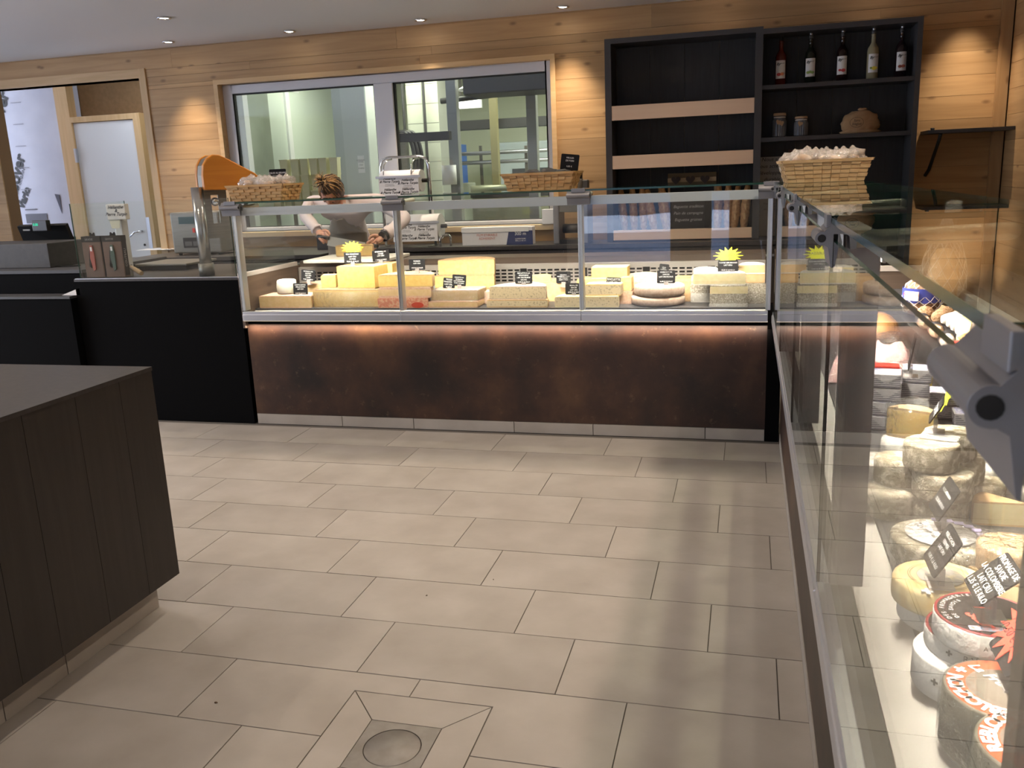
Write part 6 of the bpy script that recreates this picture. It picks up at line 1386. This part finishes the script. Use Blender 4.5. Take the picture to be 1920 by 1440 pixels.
# ================================================================ PERSON behind the far counter, cutting cheese
SKIN = mat('skin', (0.58, 0.30, 0.20), .5, col2=(0.63, 0.35, 0.25), scale=20, sss=.15)
SHIRT = mat('pale_pink_shirt', (0.66, 0.57, 0.56), .8, col2=(0.70, 0.62, 0.61), scale=12, bump=.25, bscale=9)
TROU = mat('dark_trousers', (0.03, 0.03, 0.04), .8); APR = mat('grey_beige_apron', (0.29, 0.25, 0.19), .8, col2=(0.33, 0.28, 0.22), scale=10, bump=.2, bscale=8)
HAIRD = mat('dark_hair', (0.030, 0.016, 0.008), .45, col2=(0.06, 0.03, 0.014), scale=60); HAIRB = mat('blond_hair', (0.52, 0.34, 0.15), .5, col2=(0.40, 0.23, 0.09), scale=60)
def skinmesh(name, chains, mats, parent, sub=2, pick=None, root=0):
    """chains: list of lists of (co, radius); chains share a joint when their coordinates coincide"""
    vs, rad, ed = [], [], []; key = {}
    def vid(c, r):
        k = tuple(round(q, 4) for q in c)
        if k not in key: key[k] = len(vs); vs.append(tuple(c)); rad.append(r)
        return key[k]
    for ch in chains:
        ids = [vid(c, r) for c, r in ch]; ed += [e for e in zip(ids, ids[1:]) if e[0] != e[1]]
    me = bpy.data.meshes.new(name); me.from_pydata(vs, ed, []); o = bpy.data.objects.new(name + '_cage', me); COL.objects.link(o)
    o.modifiers.new('skin', 'SKIN'); 
    if not me.skin_vertices: me.attributes.new('skin', 'FLOAT', 'POINT')
    for i, r in enumerate(rad):
        rr = r if isinstance(r, tuple) else (r, r); me.skin_vertices[0].data[i].radius = rr; me.skin_vertices[0].data[i].use_root = (i == root)
    s = o.modifiers.new('sub', 'SUBSURF'); s.levels = sub; s.render_levels = sub
    dg = bpy.context.evaluated_depsgraph_get(); dg.update(); m2 = bpy.data.meshes.new_from_object(o.evaluated_get(dg)); bpy.data.objects.remove(o)
    m2.name = name; m2.materials.clear()
    for m in mats: m2.materials.append(m)
    for p in m2.polygons: p.use_smooth = True; p.material_index = pick(p.center) if pick else 0
    q = bpy.data.objects.new(name, m2); COL.objects.link(q)
    if parent: q.parent = parent
    return q
neck = at(640, 372, 1, 1.17); neck.z = 1.262
px_ = at(660, 400, 1, 1.5).x
pelvis = Vector((px_ + .02, 1.50, .96)); waist = Vector((px_ + .01, 1.43, 1.08)); chest = Vector(((neck.x + px_)/2 + .005, 1.28, 1.20)); 
hc = at(622, 358, 1, 1.06)
shl, shr = at(584, 379, 1, 1.22), at(712, 377, 1, 1.22)
shl.z = min(shl.z, 1.30); shr.z = min(shr.z, 1.30)
ell, elr = at(571, 404, 1, 1.10), at(762, 409, 1, 1.10)
wrl, wrr = at(597, 434, 1, .885), at(718, 444, 1, .865)
hl, hr = at(607, 445, 1, .83), at(697, 460, 1, .80)
kl, kr = Vector((pelvis.x - .10, 1.45, .50)), Vector((pelvis.x + .10, 1.47, .50))
fl_, fr_ = Vector((pelvis.x - .11, 1.50, .06)), Vector((pelvis.x + .11, 1.50, .06))
def mid(a, b, f): return a.lerp(b, f)
body = skinmesh('person', [
    [(pelvis, (.155, .12)), (waist, (.135, .105)), (chest, (.150, .105)), (mid(chest, neck, .7), (.10, .075)), (neck, .052), (mid(neck, hc, .45), .050)],
    [(mid(chest, neck, .7), (.10, .075)), (mid(mid(chest, neck, .7), shl, .55), .075), (shl, .066), (mid(shl, ell, .5), .055), (ell, .046), (mid(ell, wrl, .4), .046), (wrl, .033)],
    [(mid(chest, neck, .7), (.10, .075)), (mid(mid(chest, neck, .7), shr, .55), .075), (shr, .066), (mid(shr, elr, .5), .055), (elr, .048), (mid(elr, wrr, .4), .046), (wrr, .034)],
    [(pelvis, (.155, .12)), (Vector((pelvis.x - .09, 1.5, .86)), .092), (kl, .062), (fl_, .045), (fl_ + Vector((-.01, -.13, -.025)), .038)],
    [(pelvis, (.155, .12)), (Vector((pelvis.x + .09, 1.5, .86)), .092), (kr, .062), (fr_, .045), (fr_ + Vector((.01, -.13, -.025)), .038)],
], [SHIRT, TROU, SKIN], None, 2, lambda c: 1 if c.z < .95 and c.y > 1.3 else (2 if (c - hc).length < .125 else 0))
tag(body, 'woman in a pale pink top and grey apron bending to cut cheese', 'person')
# hands: palm and five fingers each, closed on the knife
def hand(w, h, out, up, name='hand'):
    """w wrist, h knuckle centre; out: towards the thumb side; up: back of the hand"""
    f = (h - w).normalized(); out = (out - f * out.dot(f)).normalized(); up = f.cross(out) * (1 if f.cross(out).dot(up) > 0 else -1)
    ch = [[(w, .026), (w + f * .035, (.034, .020)), (w + f * .068, (.036, .018))]]; pl = w + f * .068
    for k, ln in enumerate((.031, .035, .033, .026)):
        b0 = pl + out * (.026 - .017 * k) - f * .012; k1 = b0 + f * .030 + up * .004; k2 = k1 + f * ln * .75 - up * ln * .55; k3 = k2 - f * ln * .25 - up * ln * .75; k4 = k3 - f * ln * .55 - up * ln * .15
        ch.append([(b0, .0105), (k1, .0102), (k2, .0092), (k3, .0085), (k4, .0072)])
    t0 = w + f * .022 + out * .018; ch.append([(t0, .014), (t0 + out * .024 + f * .018 - up * .006, .0115), (t0 + out * .030 + f * .042 - up * .018, .0100), (t0 + out * .018 + f * .060 - up * .028, .0082)])
    parts = []
    for i, c in enumerate(ch): parts.append(skinmesh('finger', [c], [SKIN], None, 2))
    bm = bmesh.new()
    for q in parts: bm.from_mesh(q.data); bpy.data.objects.remove(q)
    me = bpy.data.meshes.new(name); bm.to_mesh(me); bm.free(); me.materials.append(SKIN)
    for p in me.polygons: p.use_smooth = True
    o = bpy.data.objects.new(name, me); COL.objects.link(o); o.parent = body; return o
hand(wrl, hl, Vector((1, -.2, .1)), Vector((-.2, -.5, .8)))
hand(wrr, hr, Vector((-.3, -.1, .9)), Vector((.35, -.8, .35)))
# cuffs, watch, apron
d = (wrr - elr).normalized()
wp = wrr - d * .012
MB().tube([wp - d * .013, wp + d * .013], .036, 20, cap=False).build('watch_strap', GASKET, body)
wq = wp + Vector((.004, -.036, .012)); MB().box(-.017, -.006, -.020, .017, .005, .020).build('watch_case', BLKPLASTIC, body, bevel=.004, loc=wq, rot=(.3, .5, 0))
MB().tube([wrl - (wrl - ell).normalized() * .035, wrl - (wrl - ell).normalized() * .004], [.043, .040], 18, cap=False).build('cuff', SHIRT, body); MB().tube([wrr - d * .075, wrr - d * .03], [.047, .043], 18, cap=False).build('cuff', SHIRT, body)
b = MB(); nx, nz = 10, 16
for j in range(nz + 1):
    f = .30 + .70 * j / nz; a = neck.lerp(chest, min(1, f / .35)) if f < .35 else chest.lerp(waist, (f - .35)/.25) if f < .6 else waist.lerp(Vector((pelvis.x, 1.42, .50)), (f - .6)/.4)
    hwid = .05 + .11 * min(1, (f - .30) / .30); off = (.075 + .05 * min(1, f/.35)) 
    for i in range(nx + 1):
        s = i / nx * 2 - 1; b.v.append((a.x + s * hwid, a.y - off * math.sqrt(max(0, 1 - (s * .88)**2)) - .012 + .004 * noise.noise((s * 3, f * 6, 2)), a.z - .045 * (1 - abs(s)*.4) * (1 if f < .6 else .4)))
for j in range(nz):
    for i in range(nx): b.face([j*(nx+1)+i, j*(nx+1)+i+1, (j+1)*(nx+1)+i+1, (j+1)*(nx+1)+i], 0, True)
ap = b.build('apron', APR, body); sd = ap.modifiers.new('t', 'SOLIDIFY'); sd.thickness = .003
# head, face down to the board
hd = MB(); hd.ball((0, 0, 0), .074, .092, .112, 24, 18, 0)
for i, v in enumerate(hd.v):
    x, y, z = v
    if z < 0: hd.v[i] = (x * (1 + z * 2.2), y * (1 + z * 1.0) - .012 * max(0, -z * 9), z)
hd.tube([(0, -.088, .02), (0, -.100, -.005), (0, -.112, -.026), (0, -.095, -.034)], [.008, .010, .013, .006], 10)
for s in (-1, 1):
    hd.ball((s * .074, .012, -.005), .010, .020, .032, 10, 8); hd.ball((s * .030, -.080, .004), .014, .010, .009, 10, 6)
head = hd.build('head', SKIN, body, loc=hc, rot=(math.radians(58), math.radians(6), math.radians(4)))
MB().ball((-.030, -.0885, .004), .006, .004, .005, 8, 6).ball((.030, -.0885, .004), .006, .004, .005, 8, 6).build('eyes', GASKET, head); MB().ball((0, -.094, -.055), .022, .006, .006, 12, 6).build('mouth', mat('lips', (.45, .14, .12), .5), head)
b = MB().ball((0, .006, .004), .082, .098, .120, 28, 20, 0, .05, 3); keep = []
for f, m, s in zip(b.f, b.m, b.s):
    c = [sum(b.v[i][k] for i in f) / len(f) for k in range(3)]
    if c[1] > -.045 + .25 * max(0, .045 - c[2]) and c[2] > -.085 + .2 * (c[1] < 0) * .2 or c[2] > .070: keep.append(f)
b.f = keep; b.m = [0] * len(keep); b.s = [True] * len(keep); hair = b.build('hair', HAIRD, head)
rnd = random.Random(11); bun = Vector((-.022, -.010, .135)); bd, bb = MB(), MB()
for k in range(150):
    a = rnd.uniform(0, 2*PI); el = rnd.uniform(-.35, .75); st = Vector((.083 * math.cos(a) * math.cos(el), .099 * math.sin(a) * math.cos(el) + .006, .122 * math.sin(el) + .004))
    if st.y < -.06 and st.z < .06: continue
    pts = [st + (bun - st) * f for f in (0, .33, .66, 1.0)]
    for i in (1, 2):
        q = pts[i] - Vector((0, .006, .004)); k_ = ((q.x/.086)**2 + (q.y/.102)**2 + (q.z/.124)**2) ** .5; pts[i] = Vector((0, .006, .004)) + q / max(k_, .2)
    (bb if rnd.random() < .42 else bd).tube(pts, [.002, .0036, .0034, .002], 5)
for k in range(60):
    dr_ = Vector((rnd.uniform(-1, .9), rnd.uniform(-.7, .7), rnd.uniform(-.15, 1))).normalized(); ln = rnd.uniform(.035, .085); e = bun + dr_ * ln
    sidev = dr_.orthogonal() * rnd.uniform(-.02, .02)
    (bb if rnd.random() < .72 else bd).tube([bun + dr_ * .004, bun + dr_ * ln * .5 + sidev, e + Vector((0, 0, -.012 * rnd.random()))], [.005, .0035, .0008], 5)
for k in range(10): 
    a = 2*PI*k/10; bd.ball((bun.x + .018 * math.cos(a), bun.y + .018 * math.sin(a), bun.z + .004), .014, .014, .012, 8, 6)
bd.build('dark_strands', HAIRD, hair)['kind'] = 'stuff'; bb.build('blond_strands', HAIRB, hair)['kind'] = 'stuff'
# knife, board and the piece being cut
kn = thing('cheese_knife', 'wide two handled cheese knife held in both hands', 'knife', tuple(hl))
e = hr - hl; dn = Vector((0, -.25, -1)); t0, t1 = hl + e * .10, hl + e * .97; dn = (dn - e.normalized() * dn.dot(e.normalized())).normalized(); nrm = e.normalized().cross(dn) * .0015
b = MB(); q = [t0 - hl + dn * -.012, t1 - hl + dn * -.012, t1 - hl + dn * .050, t0 - hl + dn * .050]
b.quad([v + nrm for v in q]); b.quad([v - nrm for v in q[::-1]])
for i in range(4): b.quad([q[i] + nrm, q[i] - nrm, q[(i+1)%4] - nrm, q[(i+1)%4] + nrm])
b.build('blade', mat('knife_steel', (.46, .45, .40), .35, .6), kn)
for c, s in ((Vector((0, 0, 0)), -1), (e, 1)): MB().tube([c - e.normalized() * .045, c + e.normalized() * .045], .013, 12).build('handle', BLKPLASTIC, kn)
bdp = at(563, 489, 1, .46)
o = MB().box(-2.93, .50, .9265, -2.36, .915, .9465).build('cutting_board', mat('white_board', (.80, .78, .70), .5), bevel=.004); tag(o, 'white cutting board at the back edge of the far counter', 'cutting board')
p = at(662, 482, 1, .72); o = solid('cheese', out_half(.26, .13), .075, P_YEL, R_TAN, .008); o.location = (p.x + .02, .70, .947); tag(o, 'half wheel of cheese being cut on the white board', 'cheese')
p = at(607, 452, 2, .905); 
o = MB().box(-.10, -.07, 0, .10, .07, .10).build('black_tray', mat('dark_tray', (.03, .03, .032), .4), loc=(at(585, 440, 1, 1.6).x, 1.93, .903), bevel=.004) ; tag(o, 'dark box on the back worktop left of the woman', 'box')

# lettering: outlines to meshes
dg = bpy.context.evaluated_depsgraph_get(); dg.update()
for o in [o for o in COL.objects if o.type == 'FONT']:
    me = bpy.data.meshes.new_from_object(o.evaluated_get(dg)); n = bpy.data.objects.new('lettering', me); COL.objects.link(n)
    n.parent = o.parent; n.location = o.location; n.rotation_euler = o.rotation_euler; bpy.data.objects.remove(o)
